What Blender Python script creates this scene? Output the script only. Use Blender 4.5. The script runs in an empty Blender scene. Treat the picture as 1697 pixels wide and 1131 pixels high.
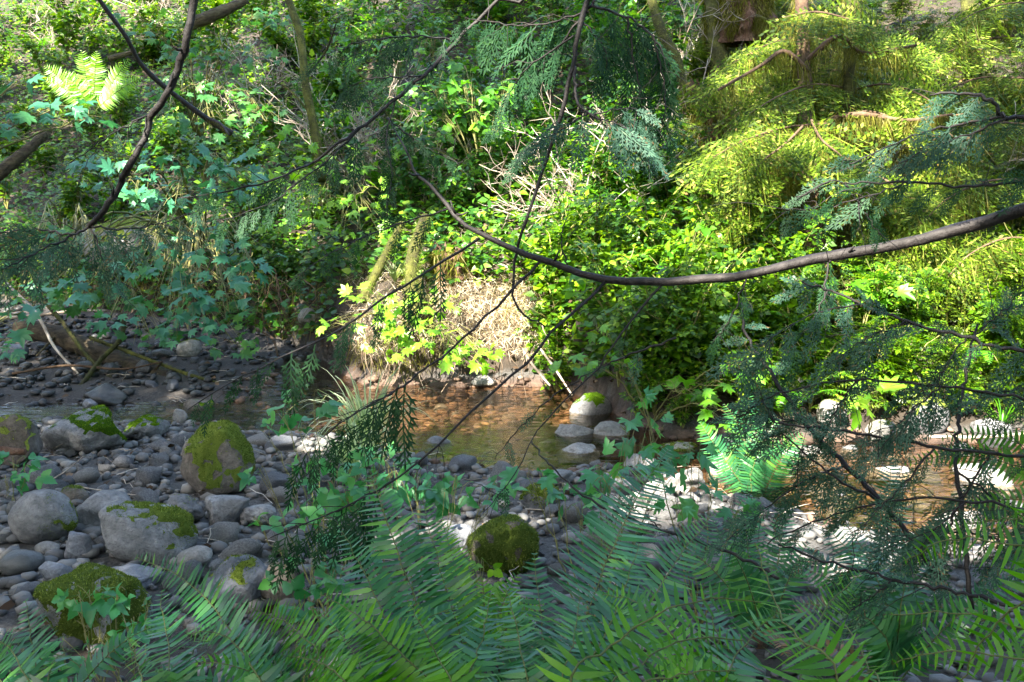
import bpy, math, random
import numpy as np
from mathutils import Vector, Matrix, noise as mnoise

rng = np.random.default_rng(11)
random.seed(5)
scene = bpy.context.scene
col = scene.collection

# ------------------------------------------------------------------ camera
CAM = np.array([0.0, 0.0, 2.0]); PITCH = math.radians(10.0); FPX = 1630.0
cd = bpy.data.cameras.new('camera')
cam = bpy.data.objects.new('camera', cd); col.objects.link(cam)
cam.location = CAM; cam.rotation_euler = (math.pi/2 - PITCH, 0, 0)
cd.sensor_width = 36.0; cd.lens = 36.0*FPX/1697.0
cd.clip_start = 0.05; cd.clip_end = 500
scene.camera = cam

# ------------------------------------------------------------------ sky, sun, exposure
S = np.array([-0.36, -0.58, 0.73]); S = S/np.linalg.norm(S)
world = bpy.data.worlds.new('World'); scene.world = world; world.use_nodes = True
wn = world.node_tree
sky = wn.nodes.new('ShaderNodeTexSky'); sky.sky_type = 'NISHITA'; sky.sun_disc = False
sky.dust_density = 1.5; sky.sun_elevation = math.asin(S[2]); sky.sun_rotation = math.atan2(S[0], S[1])
wn.links.new(sky.outputs[0], wn.nodes['Background'].inputs[0])
wn.nodes['Background'].inputs[1].default_value = 0.15
sl = bpy.data.lights.new('sun', 'SUN'); sl.energy = 5.0; sl.angle = math.radians(0.5); sl.color = (1.0, 0.96, 0.88)
so = bpy.data.objects.new('sun', sl); col.objects.link(so)
so.rotation_euler = Vector(S).to_track_quat('Z', 'Y').to_euler()
vs = scene.view_settings
vs.view_transform = 'Standard'; vs.look = 'None'; vs.gamma = 1.0; vs.exposure = 3.0; vs.use_white_balance = True; vs.white_balance_temperature = 7000; vs.use_curve_mapping = False
cy = scene.cycles
cy.max_bounces = 5; cy.diffuse_bounces = 2; cy.glossy_bounces = 2; cy.transmission_bounces = 5; cy.transparent_max_bounces = 8
scene.render.filter_size = 1.1
cy.use_denoising = True; cy.denoising_prefilter = 'ACCURATE'
cy.caustics_reflective = False; cy.caustics_refractive = False; cy.sample_clamp_indirect = 4.0

# ------------------------------------------------------------------ helpers
def sstep(x):
    x = np.clip(x, 0, 1); return x*x*(3-2*x)
CP, SP = math.cos(PITCH), math.sin(PITCH)
def ray(px, py):
    a = (px-848.5)/FPX; b = (565.5-py)/FPX
    return np.array([a, CP + b*SP, -SP + b*CP])
def P(px, py, d):                     # point seen at photo pixel px,py, d metres ahead
    return CAM + ray(px, py)*d
def unit(v):
    v = np.asarray(v, float); return v/(np.linalg.norm(v, axis=-1, keepdims=True)+1e-9)

class B:
    """collects triangles and quads, builds one mesh"""
    def __init__(s): s.v = []; s.t = []; s.q = []; s.n = 0
    def add(s, V, T=None, Q=None):
        V = np.asarray(V, float).reshape(-1, 3)
        if T is not None and len(T): s.t.append(np.asarray(T, int).reshape(-1, 3)+s.n)
        if Q is not None and len(Q): s.q.append(np.asarray(Q, int).reshape(-1, 4)+s.n)
        s.v.append(V); s.n += len(V); return s
    def many(s, proto, pos, R, sc):
        V, T = proto; n = len(pos)
        if n == 0: return s
        sc = np.broadcast_to(np.asarray(sc, float), (n,)) if np.ndim(sc) < 2 else sc
        if sc.ndim == 1: W = V[None]*sc[:, None, None]
        else: W = V[None]*sc[:, None, :]
        W = np.einsum('nij,nkj->nki', R, W) + pos[:, None, :]
        F = T[None] + (np.arange(n)*len(V))[:, None, None]
        return s.add(W.reshape(-1, 3), F.reshape(-1, 3))
    def tube(s, pts, rad, sides=6, cap=True):
        pts = np.asarray(pts, float); n = len(pts)
        rad = np.interp(np.linspace(0, 1, n), np.linspace(0, 1, len(rad)), rad) if np.ndim(rad) else np.full(n, rad)
        tg = unit(np.gradient(pts, axis=0))
        ref = np.array([0.31, 0.12, 0.94]) if abs(tg[:, 2]).mean() < .8 else np.array([1., .2, .1])
        u = unit(np.cross(tg, ref)); w = np.cross(tg, u)
        a = np.linspace(0, 2*math.pi, sides, endpoint=False)
        V = pts[:, None]+rad[:, None, None]*(np.cos(a)[None, :, None]*u[:, None]+np.sin(a)[None, :, None]*w[:, None])
        i = np.arange(n-1)[:, None]*sides; j = np.arange(sides)[None]; j2 = (j+1) % sides
        Q = np.stack([i+j, i+j2, i+sides+j2, i+sides+j], -1).reshape(-1, 4)
        V = V.reshape(-1, 3)
        T = None
        if cap:
            V = np.vstack([V, pts[0], pts[-1]]); c0 = n*sides; e = (n-1)*sides
            jj = np.arange(sides); k = (jj+1) % sides
            T = np.vstack([np.stack([k, jj, np.full(sides, c0)], -1), np.stack([e+jj, e+k, np.full(sides, c0+1)], -1)])
        return s.add(V, T, Q)
    def mesh(s, name, mat, off=(0, 0, 0), smooth=False):
        V = np.vstack(s.v)-np.asarray(off)
        T = np.vstack(s.t) if s.t else np.zeros((0, 3), int); Q = np.vstack(s.q) if s.q else np.zeros((0, 4), int)
        me = bpy.data.meshes.new(name)
        me.vertices.add(len(V)); me.vertices.foreach_set('co', V.astype(np.float32).ravel())
        nl = T.size+Q.size; me.loops.add(nl)
        me.loops.foreach_set('vertex_index', np.concatenate([T.ravel(), Q.ravel()]).astype(np.int32))
        me.polygons.add(len(T)+len(Q))
        st = np.concatenate([np.arange(len(T))*3, T.size+np.arange(len(Q))*4]).astype(np.int32)
        me.polygons.foreach_set('loop_start', st)
        if smooth: me.polygons.foreach_set('use_smooth', np.ones(len(st), bool))
        me.update(calc_edges=True)
        if mat is not None: me.materials.append(mat)
        return me
    def build(s, name, mat, parent=None, smooth=False):
        o = bpy.data.objects.new(name, s.mesh(name, mat, wloc(parent), smooth)); col.objects.link(o)
        if parent is not None: o.parent = parent
        return o
def wloc(o):
    v = np.zeros(3)
    while o is not None: v = v+np.array(o.location); o = o.parent
    return v
def tag(o, label=None, cat=None, group=None, kind=None):
    if label: o['label'] = label
    if cat: o['category'] = cat
    if group: o['group'] = group
    if kind: o['kind'] = kind
    return o
def thing(name, label, cat, loc=(0, 0, 0), group=None):
    o = bpy.data.objects.new(name, None); col.objects.link(o); o.location = Vector(np.asarray(loc, float))
    o.empty_display_size = 0.1
    return tag(o, label, cat, group)
def copy_tree(o, parent=None):
    c = o.copy(); col.objects.link(c); c.parent = parent
    for ch in list(o.children): copy_tree(ch, c)
    return c
def put(name, me, parent, pos, R, s):
    """a mesh instance as a part: pos, R in world axes, parent not rotated"""
    o = bpy.data.objects.new(name, me); col.objects.link(o); o.parent = parent
    p = np.asarray(pos)-wloc(parent)
    sv = np.broadcast_to(np.asarray(s, float), (3,))
    M = np.eye(4); M[:3, :3] = R*sv[None, :]; M[:3, 3] = p
    o.matrix_basis = Matrix(M.tolist()); return o
def frames(d, n):
    """rotation matrices with columns x, y=d, z~n"""
    d = unit(d); n = np.broadcast_to(n, d.shape)
    x = unit(np.cross(d, n)); z = np.cross(x, d)
    return np.stack([x, d, z], -1)
def curve(pts, n=24):
    pts = np.asarray(pts, float)
    if len(pts) == 2: return pts[0]+(pts[1]-pts[0])*np.linspace(0, 1, n)[:, None]
    p = np.vstack([2*pts[0]-pts[1], pts, 2*pts[-1]-pts[-2]])
    k = len(pts)-1; out = []
    for t in np.linspace(0, k-1e-6, n):
        i = int(t); f = t-i; a, b, c, d = p[i:i+4]
        out.append(.5*((2*b)+(-a+c)*f+(2*a-5*b+4*c-d)*f*f+(-a+3*b-3*c+d)*f**3))
    return np.array(out)
def jit(c, amp):
    c = np.array(c); n = len(c)
    w = rng.normal(0, amp, (n, 3)); w[0] = 0
    return c+w
def rnd(n, s=1.0): return rng.normal(0, s, (n, 3))

# ------------------------------------------------------------------ materials
MATS = {}
def newmat(name):
    m = bpy.data.materials.new(name); m.use_nodes = True
    nt = m.node_tree; nt.nodes.clear()
    out = nt.nodes.new('ShaderNodeOutputMaterial')
    MATS[name] = m
    return m, nt, out
def N(nt, t, **kw):
    n = nt.nodes.new(t)
    for k, v in kw.items():
        if k in n.inputs.keys(): n.inputs[k].default_value = v
        else: setattr(n, k, v)
    return n
def ramp(nt, fac, stops):
    r = nt.nodes.new('ShaderNodeValToRGB')
    el = r.color_ramp.elements
    while len(el) < len(stops): el.new(0.5)
    for e, (p, c) in zip(el, stops): e.position = p; e.color = (*c, 1)
    nt.links.new(fac, r.inputs[0]); return r.outputs[0]
def rand_value(nt):
    g = N(nt, 'ShaderNodeNewGeometry'); oi = N(nt, 'ShaderNodeObjectInfo')
    a = N(nt, 'ShaderNodeMath', operation='ADD'); f = N(nt, 'ShaderNodeMath', operation='FRACT')
    nt.links.new(g.outputs['Random Per Island'], a.inputs[0]); nt.links.new(oi.outputs['Random'], a.inputs[1])
    nt.links.new(a.outputs[0], f.inputs[0]); return f.outputs[0]
def leafmat(name, stops, trans=0.35, tcol=None, rough=0.42, spec=0.5):
    m, nt, out = newmat(name)
    c = ramp(nt, rand_value(nt), stops)
    hs = N(nt, 'ShaderNodeHueSaturation', Saturation=1.12, Value=1.0); nt.links.new(c, hs.inputs['Color']); c = hs.outputs[0]
    p = N(nt, 'ShaderNodeBsdfPrincipled', Roughness=rough); p.inputs['Specular IOR Level'].default_value = spec
    nt.links.new(c, p.inputs['Base Color'])
    t = N(nt, 'ShaderNodeBsdfTranslucent')
    mx = N(nt, 'ShaderNodeMix', data_type='RGBA', blend_type='MULTIPLY'); mx.inputs[0].default_value = 1.0
    nt.links.new(c, mx.inputs[6]); mx.inputs[7].default_value = (*(tcol or (2.0, 1.9, .9)), 1)
    nt.links.new(mx.outputs[2], t.inputs[0])
    ms = N(nt, 'ShaderNodeMixShader'); ms.inputs[0].default_value = trans
    nt.links.new(p.outputs[0], ms.inputs[1]); nt.links.new(t.outputs[0], ms.inputs[2]); nt.links.new(ms.outputs[0], out.inputs[0])
    return m
def solidmat(name, stops, scale=8, rough=0.8, bump=0.4, bscale=40, detail=6, vscale=None, spec=0.3, stretch=None, dist=0.02):
    m, nt, out = newmat(name)
    tc = N(nt, 'ShaderNodeTexCoord'); src = tc.outputs['Object']
    oi = N(nt, 'ShaderNodeObjectInfo')
    ad = N(nt, 'ShaderNodeVectorMath', operation='ADD')
    sc_ = N(nt, 'ShaderNodeMath', operation='MULTIPLY'); sc_.inputs[1].default_value = 37.0
    nt.links.new(oi.outputs['Random'], sc_.inputs[0]); nt.links.new(src, ad.inputs[0]); nt.links.new(sc_.outputs[0], ad.inputs[1])
    src = ad.outputs[0]
    if stretch:
        mp = N(nt, 'ShaderNodeMapping'); mp.inputs['Scale'].default_value = stretch
        nt.links.new(src, mp.inputs[0]); src = mp.outputs[0]
    n1 = N(nt, 'ShaderNodeTexNoise', Scale=scale, Detail=detail, Roughness=0.65); nt.links.new(src, n1.inputs['Vector'])
    g = N(nt, 'ShaderNodeNewGeometry')
    sh = N(nt, 'ShaderNodeMath', operation='MULTIPLY_ADD'); sh.inputs[1].default_value = 0.22; sh.inputs[2].default_value = -0.11
    nt.links.new(oi.outputs['Random'], sh.inputs[0])
    sh2 = N(nt, 'ShaderNodeMath', operation='MULTIPLY_ADD'); sh2.inputs[1].default_value = 0.3; nt.links.new(g.outputs['Random Per Island'], sh2.inputs[0])
    nt.links.new(sh.outputs[0], sh2.inputs[2])
    a2 = N(nt, 'ShaderNodeMath', operation='ADD'); nt.links.new(n1.outputs[0], a2.inputs[0]); nt.links.new(sh2.outputs[0], a2.inputs[1])
    a3 = N(nt, 'ShaderNodeMath', operation='SUBTRACT'); nt.links.new(a2.outputs[0], a3.inputs[0]); a3.inputs[1].default_value = 0.15
    c = ramp(nt, a3.outputs[0], stops)
    p = N(nt, 'ShaderNodeBsdfPrincipled', Roughness=rough); p.inputs['Specular IOR Level'].default_value = spec
    if vscale:                                   # pale lichen / mineral specks
        vn = N(nt, 'ShaderNodeTexNoise', Scale=vscale, Detail=3.0, Roughness=.7); nt.links.new(src, vn.inputs['Vector'])
        k = ramp(nt, vn.outputs[0], [(0.32, (.7,)*3), (.5, (1,)*3), (0.62, (1.05,)*3), (.72, (1.35,)*3)])
        mx = N(nt, 'ShaderNodeMix', data_type='RGBA', blend_type='MULTIPLY'); mx.inputs[0].default_value = 1.0
        nt.links.new(c, mx.inputs[6]); nt.links.new(k, mx.inputs[7]); c = mx.outputs[2]
    nt.links.new(c, p.inputs['Base Color'])
    n2 = N(nt, 'ShaderNodeTexNoise', Scale=bscale, Detail=8.0, Roughness=0.7); nt.links.new(src, n2.inputs['Vector'])
    b = N(nt, 'ShaderNodeBump', Strength=bump, Distance=dist); nt.links.new(n2.outputs[0], b.inputs['Height'])
    n3 = N(nt, 'ShaderNodeTexNoise', Scale=bscale*.3, Detail=4.0, Roughness=0.6, Distortion=.6); nt.links.new(src, n3.inputs['Vector'])
    b3 = N(nt, 'ShaderNodeBump', Strength=min(1, bump*.7), Distance=dist*2.2); nt.links.new(n3.outputs[0], b3.inputs['Height']); nt.links.new(b3.outputs[0], b.inputs['Normal'])
    nt.links.new(b.outputs[0], p.inputs['Normal']); nt.links.new(p.outputs[0], out.inputs[0])
    return m

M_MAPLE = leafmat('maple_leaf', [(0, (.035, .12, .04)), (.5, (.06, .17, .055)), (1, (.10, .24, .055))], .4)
M_MAPLE_SHADE = leafmat('maple_leaf_shade', [(0, (.035, .14, .085)), (.6, (.055, .18, .10)), (1, (.075, .22, .085))], .35)  # bluish shade put into the leaf colour
M_MAPLE_LIT = leafmat('maple_leaf_lit', [(0, (.09, .21, .03)), (.5, (.14, .29, .04)), (1, (.22, .38, .07))], .42)  # sunlit copy: strong light put into the leaf colour
M_SALMON = leafmat('salmonberry_leaf', [(0, (.045, .14, .022)), (.5, (.08, .22, .03)), (1, (.15, .32, .05))], .42)
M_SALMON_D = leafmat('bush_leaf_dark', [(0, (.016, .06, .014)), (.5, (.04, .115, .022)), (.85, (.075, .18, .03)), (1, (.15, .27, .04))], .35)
M_FORE = leafmat('foreground_leaf', [(0, (.035, .15, .06)), (.6, (.06, .22, .09)), (1, (.11, .30, .09))], .36)
M_COVER = leafmat('ground_cover_leaf', [(0, (.018, .055, .010)), (.45, (.05, .12, .016)), (.8, (.11, .21, .025)), (1, (.23, .34, .055))], .35)
M_COVER_Y = leafmat('ground_cover_yellow', [(0, (.02, .04, .008)), (.45, (.05, .09, .014)), (.8, (.10, .16, .025)), (1, (.19, .25, .05))], .35)
M_FERN = leafmat('fern_frond', [(0, (.018, .085, .036)), (.5, (.034, .13, .048)), (.85, (.06, .19, .055)), (1, (.12, .27, .06))], .26, rough=.33, spec=.6)
M_FERN_G = leafmat('fern_frond_bright', [(0, (.035, .13, .016)), (.6, (.065, .20, .022)), (1, (.12, .29, .035))], .4, rough=.4)
M_FERN_LIT = leafmat('fern_frond_lit', [(0, (.10, .25, .03)), (.6, (.15, .32, .04)), (1, (.22, .40, .06))], .45)  # sunlit fern copy, the light is in the frond colour
M_CEDAR = leafmat('cedar_spray', [(0, (.010, .034, .016)), (.6, (.018, .054, .026)), (1, (.035, .085, .036))], .2, rough=.6, spec=.2)
M_CEDAR_B = leafmat('cedar_spray_blue', [(0, (.022, .058, .040)), (.5, (.038, .085, .060)), (.9, (.065, .125, .085)), (1, (.14, .09, .05))], .2, rough=.6, spec=.2)
M_HEM = leafmat('hemlock_needle', [(0, (.018, .038, .008)), (.45, (.055, .098, .014)), (.8, (.12, .18, .026)), (.95, (.28, .34, .09)), (1, (.22, .14, .07))], .35, spec=.15, rough=.6)
M_CANOPY = leafmat('canopy_leaf', [(0, (.03, .10, .02)), (1, (.07, .17, .03))], .3)
M_MOSS = leafmat('moss', [(0, (.05, .072, .02)), (.5, (.105, .142, .036)), (.85, (.165, .21, .055)), (1, (.27, .32, .11))], .25, rough=.9, spec=.1)
M_MOSS_G = leafmat('moss_green', [(0, (.035, .075, .012)), (.5, (.075, .14, .02)), (.85, (.12, .20, .03)), (1, (.20, .28, .06))], .25, rough=.9, spec=.1)
M_HANG = leafmat('hanging_moss', [(0, (.05, .05, .014)), (.5, (.115, .12, .03)), (.8, (.175, .175, .045)), (1, (.27, .25, .12))], .35, rough=.9, spec=.1)
M_STRAW = leafmat('dry_grass', [(0, (.14, .10, .06)), (.3, (.38, .31, .22)), (.65, (.60, .53, .42)), (1, (.82, .77, .66))], .25, rough=.9, spec=.1)  # straw paled to carry the strong sun on the centre bank
M_GRASS = leafmat('grass_blade', [(0, (.16, .24, .10)), (.6, (.34, .42, .24)), (1, (.55, .60, .42))], .35)
M_LITTER = leafmat('litter_leaf', [(0, (.018, .011, .007)), (.5, (.045, .03, .02)), (.85, (.09, .062, .042)), (1, (.24, .18, .13))], .15, rough=.85, spec=.15)
M_DEADF = leafmat('dead_frond', [(0, (.07, .035, .015)), (1, (.22, .13, .06))], .2)
M_TWIG = solidmat('dead_twig', [(.3, (.16, .12, .09)), (.55, (.36, .31, .25)), (.8, (.58, .54, .48))], 6, .85)
M_STICK = solidmat('root_bark', [(.3, (.07, .045, .03)), (.55, (.18, .13, .09)), (.8, (.42, .36, .28))], 6, .85)
M_STEM = solidmat('green_stem', [(.3, (.10, .11, .03)), (.7, (.22, .20, .07))], 8, .6)
M_RACHIS = solidmat('fern_rachis', [(.3, (.06, .085, .02)), (.7, (.12, .14, .04))], 8, .6)
M_LIMB = solidmat('limb_bark', [(.25, (.006, .005, .005)), (.5, (.016, .013, .0125)), (.7, (.038, .033, .032)), (.82, (.14, .14, .13))], 26, .6, .6, 90, stretch=(1, 1, 1), dist=.006)
M_BARK = solidmat('bark', [(.25, (.05, .03, .018)), (.5, (.12, .075, .045)), (.8, (.22, .16, .11))], 9, .9, .8, 30)
M_MBARK = solidmat('mossy_bark', [(.25, (.025, .022, .01)), (.45, (.06, .062, .014)), (.62, (.11, .115, .022)), (.8, (.14, .10, .055))], 7, .95, 1.0, 45)
M_LOG = solidmat('weathered_log', [(.25, (.025, .018, .011)), (.45, (.07, .055, .032)), (.6, (.12, .105, .055)), (.8, (.24, .215, .165))], 5, .85, .9, 26, stretch=(1, 5, 5))
M_ROT = solidmat('rotten_wood', [(.25, (.045, .022, .013)), (.5, (.12, .062, .038)), (.8, (.26, .17, .12))], 6, .95, 1.0, 30, stretch=(3, 3, .6))
M_ROCK = solidmat('grey_stone', [(.2, (.055, .058, .062)), (.45, (.12, .123, .128)), (.65, (.195, .197, .20)), (.85, (.32, .318, .31))], 10, .8, 1.0, 50, vscale=48)
M_ROCK_B = solidmat('blue_grey_stone', [(.2, (.05, .06, .075)), (.45, (.11, .122, .145)), (.7, (.19, .20, .22)), (.85, (.30, .31, .32))], 11, .65, .9, 50, vscale=40)
M_ROCK_W = solidmat('wet_dark_stone', [(.2, (.012, .013, .014)), (.5, (.03, .032, .033)), (.8, (.085, .088, .085))], 6, .45, .3, 40, spec=.3)  # wet stone, darkened further to carry the shade of the left recess
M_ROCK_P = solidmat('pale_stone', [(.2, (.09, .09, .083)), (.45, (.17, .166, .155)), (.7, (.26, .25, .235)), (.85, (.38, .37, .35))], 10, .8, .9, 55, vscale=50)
M_ROCK_R = solidmat('brown_stone', [(.2, (.05, .042, .034)), (.5, (.11, .092, .075)), (.8, (.20, .175, .15))], 11, .8, 1.0, 45, vscale=36)
M_PEB = solidmat('pebble', [(.25, (.055, .055, .057)), (.45, (.115, .114, .112)), (.6, (.19, .185, .175)), (.8, (.33, .315, .29))], 1.2, .8, .25, 60)
M_BEDP = solidmat('bed_pebble', [(.25, (.03, .019, .014)), (.45, (.08, .049, .034)), (.6, (.16, .105, .075)), (.75, (.27, .215, .175))], 1.2, .7, .25, 60)

# ------------------------------------------------------------------ terrain
TX = [-60, -14, -7, -3.8, -2.6, -2.0, -1.4, .45, .85, 1.15, 2.0, 3.85, 14, 60]
TY = [30, 16, 14, 12.1, 11.2, 10.2, 9.25, 9.2, 8.2, 7.45, 7.3, 7.3, 7.0, 5]
NX = [-60, -14, -4, -2.4, -1.2, -.5, .2, .6, 1.1, 1.5, 2.4, 6, 14, 60]
NY = [14, 8, 7.7, 7.5, 6.95, 6.4, 6.2, 6.35, 6.1, 5.6, 4.9, 4.2, 3.6, 0]
HX = [-14, -4, -2, -1, .6, 1.2, 2, 4, 14]; HY = [.6, .6, .6, .8, .8, .5, .28, .25, .25]
_k = rng.normal(0, 1, (14, 2)); _ph = rng.uniform(0, 6.28, 14)
def lump(x, y):
    z = 0
    for i in range(14):
        f = .8*1.35**(i % 7); z = z+np.sin((_k[i, 0]*x+_k[i, 1]*y)*f+_ph[i])/f
    return z/5
def toe(x): return np.interp(x, TX, TY)
def nearedge(x): return np.interp(x, NX, NY)
def H(x, y):
    x = np.asarray(x, float); y = np.asarray(y, float)
    t = toe(x); n = nearedge(x); l = lump(x, y)
    mid = -.15*sstep(np.minimum(y-n, t-y)/.45)
    mid = mid+.22*sstep((-x-1.9)/.7)*sstep((y-7.75)/.8)*sstep((t-y)/.3)
    s = n-y
    near = .015+.045*np.clip(s, 0, 3)+.3*sstep((3.7-y)/2.0)+.05*np.clip(-y, 0, 10)
    tt = y-t
    far = np.interp(x, HX, HY)*sstep(tt/.38+.04)+np.clip(tt-.35, 0, 45)*.53+.4*l*sstep((tt-.4)/1.5)
    z = np.where(s > 0, near, np.where(tt > 0, far, mid))
    return z+.05*l
GX = np.arange(-700, 2420, 9.0); GY = np.arange(-160, 1300, 9.0)
def _march():
    A, Bq = np.meshgrid((GX-848.5)/FPX, (565.5-GY)/FPX)
    D = np.stack([A, CP+Bq*SP, -SP+Bq*CP], -1); T_ = np.full(A.shape, 1.0)
    for k in range(90):
        p = CAM+T_[..., None]*D; T_ = np.minimum(T_+np.clip(.55*(p[..., 2]-H(p[..., 0], p[..., 1])), -.2, .6), 40)
    return T_
GT = _march()
def ground(px, py, lift=0.0):
    fx = np.clip((px-GX[0])/9.0, 0, len(GX)-1.01); fy = np.clip((py-GY[0])/9.0, 0, len(GY)-1.01)
    i, j = int(fx), int(fy); u, v = fx-i, fy-j
    t = GT[j, i]*(1-u)*(1-v)+GT[j, i+1]*u*(1-v)+GT[j+1, i]*(1-u)*v+GT[j+1, i+1]*u*v
    return CAM+ray(px, py)*(t-lift*2)
def spaced(a, b, fine, f0, f1, coarse):
    left = np.arange(a, f0, coarse); mid = np.arange(f0, f1, fine); right = np.arange(f1, b+coarse, coarse)
    return np.concatenate([left, mid, right])
xs = spaced(-60, 60, .075, -7.5, 7.5, 1.5); ys = spaced(-30, 90, .075, 1.0, 17, 1.5)
X, Y = np.meshgrid(xs, ys); Z = H(X, Y)
nf = np.array([mnoise.noise((a*2.2, b*2.2, 0)) for a, b in zip(X.ravel(), Y.ravel())]).reshape(X.shape)
nf2 = np.array([mnoise.noise((a*7, b*7, 3)) for a, b in zip(X.ravel(), Y.ravel())]).reshape(X.shape)
tt = Y-toe(X); Z = Z+nf2*.015+np.where(tt > .1, nf*.08+nf2*.04-.09, 0)
b = B(); ny, nx = X.shape
i = (np.arange(ny-1)[:, None]*nx+np.arange(nx-1)[None]).ravel()
b.add(np.stack([X, Y, Z], -1).reshape(-1, 3), None, np.stack([i, i+1, i+nx+1, i+nx], -1))
m, nt, out = newmat('ground_soil')
at = N(nt, 'ShaderNodeAttribute', attribute_name='zone')
tc = N(nt, 'ShaderNodeTexCoord')
n1 = N(nt, 'ShaderNodeTexNoise', Scale=3.5, Detail=8.0, Roughness=.7); nt.links.new(tc.outputs['Object'], n1.inputs['Vector'])
n2 = N(nt, 'ShaderNodeTexNoise', Scale=45, Detail=6.0, Roughness=.7); nt.links.new(tc.outputs['Object'], n2.inputs['Vector'])
soil = ramp(nt, n1.outputs[0], [(.3, (.012, .009, .006)), (.48, (.028, .02, .013)), (.6, (.05, .035, .023)), (.75, (.03, .034, .01))])  # soil kept extra dark so gaps between plants read as shade
grav = ramp(nt, n2.outputs[0], [(.3, (.018, .017, .016)), (.5, (.05, .048, .045)), (.7, (.12, .115, .11))])  # ground darkened to stand for the shade between stones
bed = ramp(nt, n1.outputs[0], [(.28, (.022, .014, .010)), (.45, (.065, .039, .027)), (.58, (.13, .080, .056)), (.72, (.22, .165, .125))])
sep = N(nt, 'ShaderNodeSeparateColor'); nt.links.new(at.outputs['Color'], sep.inputs[0])
ma = N(nt, 'ShaderNodeMix', data_type='RGBA'); nt.links.new(sep.outputs[0], ma.inputs[0]); nt.links.new(soil, ma.inputs[6]); nt.links.new(grav, ma.inputs[7])
mb = N(nt, 'ShaderNodeMix', data_type='RGBA'); nt.links.new(sep.outputs[1], mb.inputs[0]); nt.links.new(ma.outputs[2], mb.inputs[6]); nt.links.new(bed, mb.inputs[7])
mw = N(nt, 'ShaderNodeMix', data_type='RGBA'); nt.links.new(sep.outputs[2], mw.inputs[0]); nt.links.new(mb.outputs[2], mw.inputs[6])
wet = ramp(nt, n2.outputs[0], [(.3, (.014, .012, .011)), (.5, (.035, .03, .027)), (.7, (.09, .08, .07))]); nt.links.new(wet, mw.inputs[7])
p = N(nt, 'ShaderNodeBsdfPrincipled', Roughness=.9); nt.links.new(mw.outputs[2], p.inputs['Base Color'])
bp = N(nt, 'ShaderNodeBump', Strength=.8, Distance=.03); nt.links.new(n2.outputs[0], bp.inputs['Height']); nt.links.new(bp.outputs[0], p.inputs['Normal'])
nt.links.new(p.outputs[0], out.inputs[0])
g = b.build('ground', m, smooth=True); tag(g, kind='structure')
g['label'] = 'forest floor, creek bed and sloping banks of the woodland creek'
ca = g.data.color_attributes.new('zone', 'FLOAT_COLOR', 'POINT')
s_ = nearedge(X)-Y
zg = np.where((s_ > 0), sstep((Y-3.3+.5*nf)/.8), 0); zg = np.where((s_ <= 0) & (tt < 0.05), 1.0, zg)  # dark soil runs on under the near ferns as painted gap shade
zb = np.where((s_ < .05) & (tt < .15), 1.0, 0)*sstep((-Z+.03)/.05)*sstep((X+2.6)/.8)
zw = sstep((-X-1.5)/.6)*sstep((Y-7.6)/.5)*(tt < .1)
colr = np.stack([zg, zb, zw, 0*zg+1], -1).reshape(-1, 4)
ca.data.foreach_set('color', colr.astype(np.float32).ravel())

# water: one shallow sheet following the channel
wx = np.arange(-12, 12.01, .1); b = B(); rows = 14
WN = nearedge(wx)-.6; WT = toe(wx)+.15
f = np.linspace(0, 1, rows)[:, None]
WX = np.broadcast_to(wx, (rows, len(wx))); WY = WN+(WT-WN)*f
WZ = np.full(WX.shape, -.035)+.03*sstep((-WX-1.6)/.5)
i = (np.arange(rows-1)[:, None]*len(wx)+np.arange(len(wx)-1)[None]).ravel()
b.add(np.stack([WX, WY, WZ], -1).reshape(-1, 3), None, np.stack([i, i+1, i+len(wx)+1, i+len(wx)], -1))
m, nt, out = newmat('creek_water')
tr = N(nt, 'ShaderNodeBsdfTransparent'); tr.inputs[0].default_value = (.88, .76, .60, 1)
gl = N(nt, 'ShaderNodeBsdfGlossy', Roughness=.04); gl.inputs[0].default_value = (1, 1, 1, 1)
fr = N(nt, 'ShaderNodeFresnel', IOR=1.4)
tc = N(nt, 'ShaderNodeTexCoord'); mp = N(nt, 'ShaderNodeMapping'); mp.inputs['Scale'].default_value = (5, 16, 1)
mp.inputs['Rotation'].default_value = (0, 0, .35)
nt.links.new(tc.outputs['Object'], mp.inputs[0])
n1 = N(nt, 'ShaderNodeTexNoise', Scale=1.2, Detail=3.0); nt.links.new(mp.outputs[0], n1.inputs['Vector'])
bp = N(nt, 'ShaderNodeBump', Strength=.5, Distance=.025); nt.links.new(n1.outputs[0], bp.inputs['Height'])
nt.links.new(bp.outputs[0], gl.inputs['Normal']); nt.links.new(bp.outputs[0], fr.inputs['Normal'])
ms = N(nt, 'ShaderNodeMixShader'); nt.links.new(fr.outputs[0], ms.inputs[0]); nt.links.new(tr.outputs[0], ms.inputs[1]); nt.links.new(gl.outputs[0], ms.inputs[2])
nt.links.new(ms.outputs[0], out.inputs[0])
w = b.build('creek_water', m, smooth=True); tag(w, 'shallow clear creek water over orange gravel', kind='structure')

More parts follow.
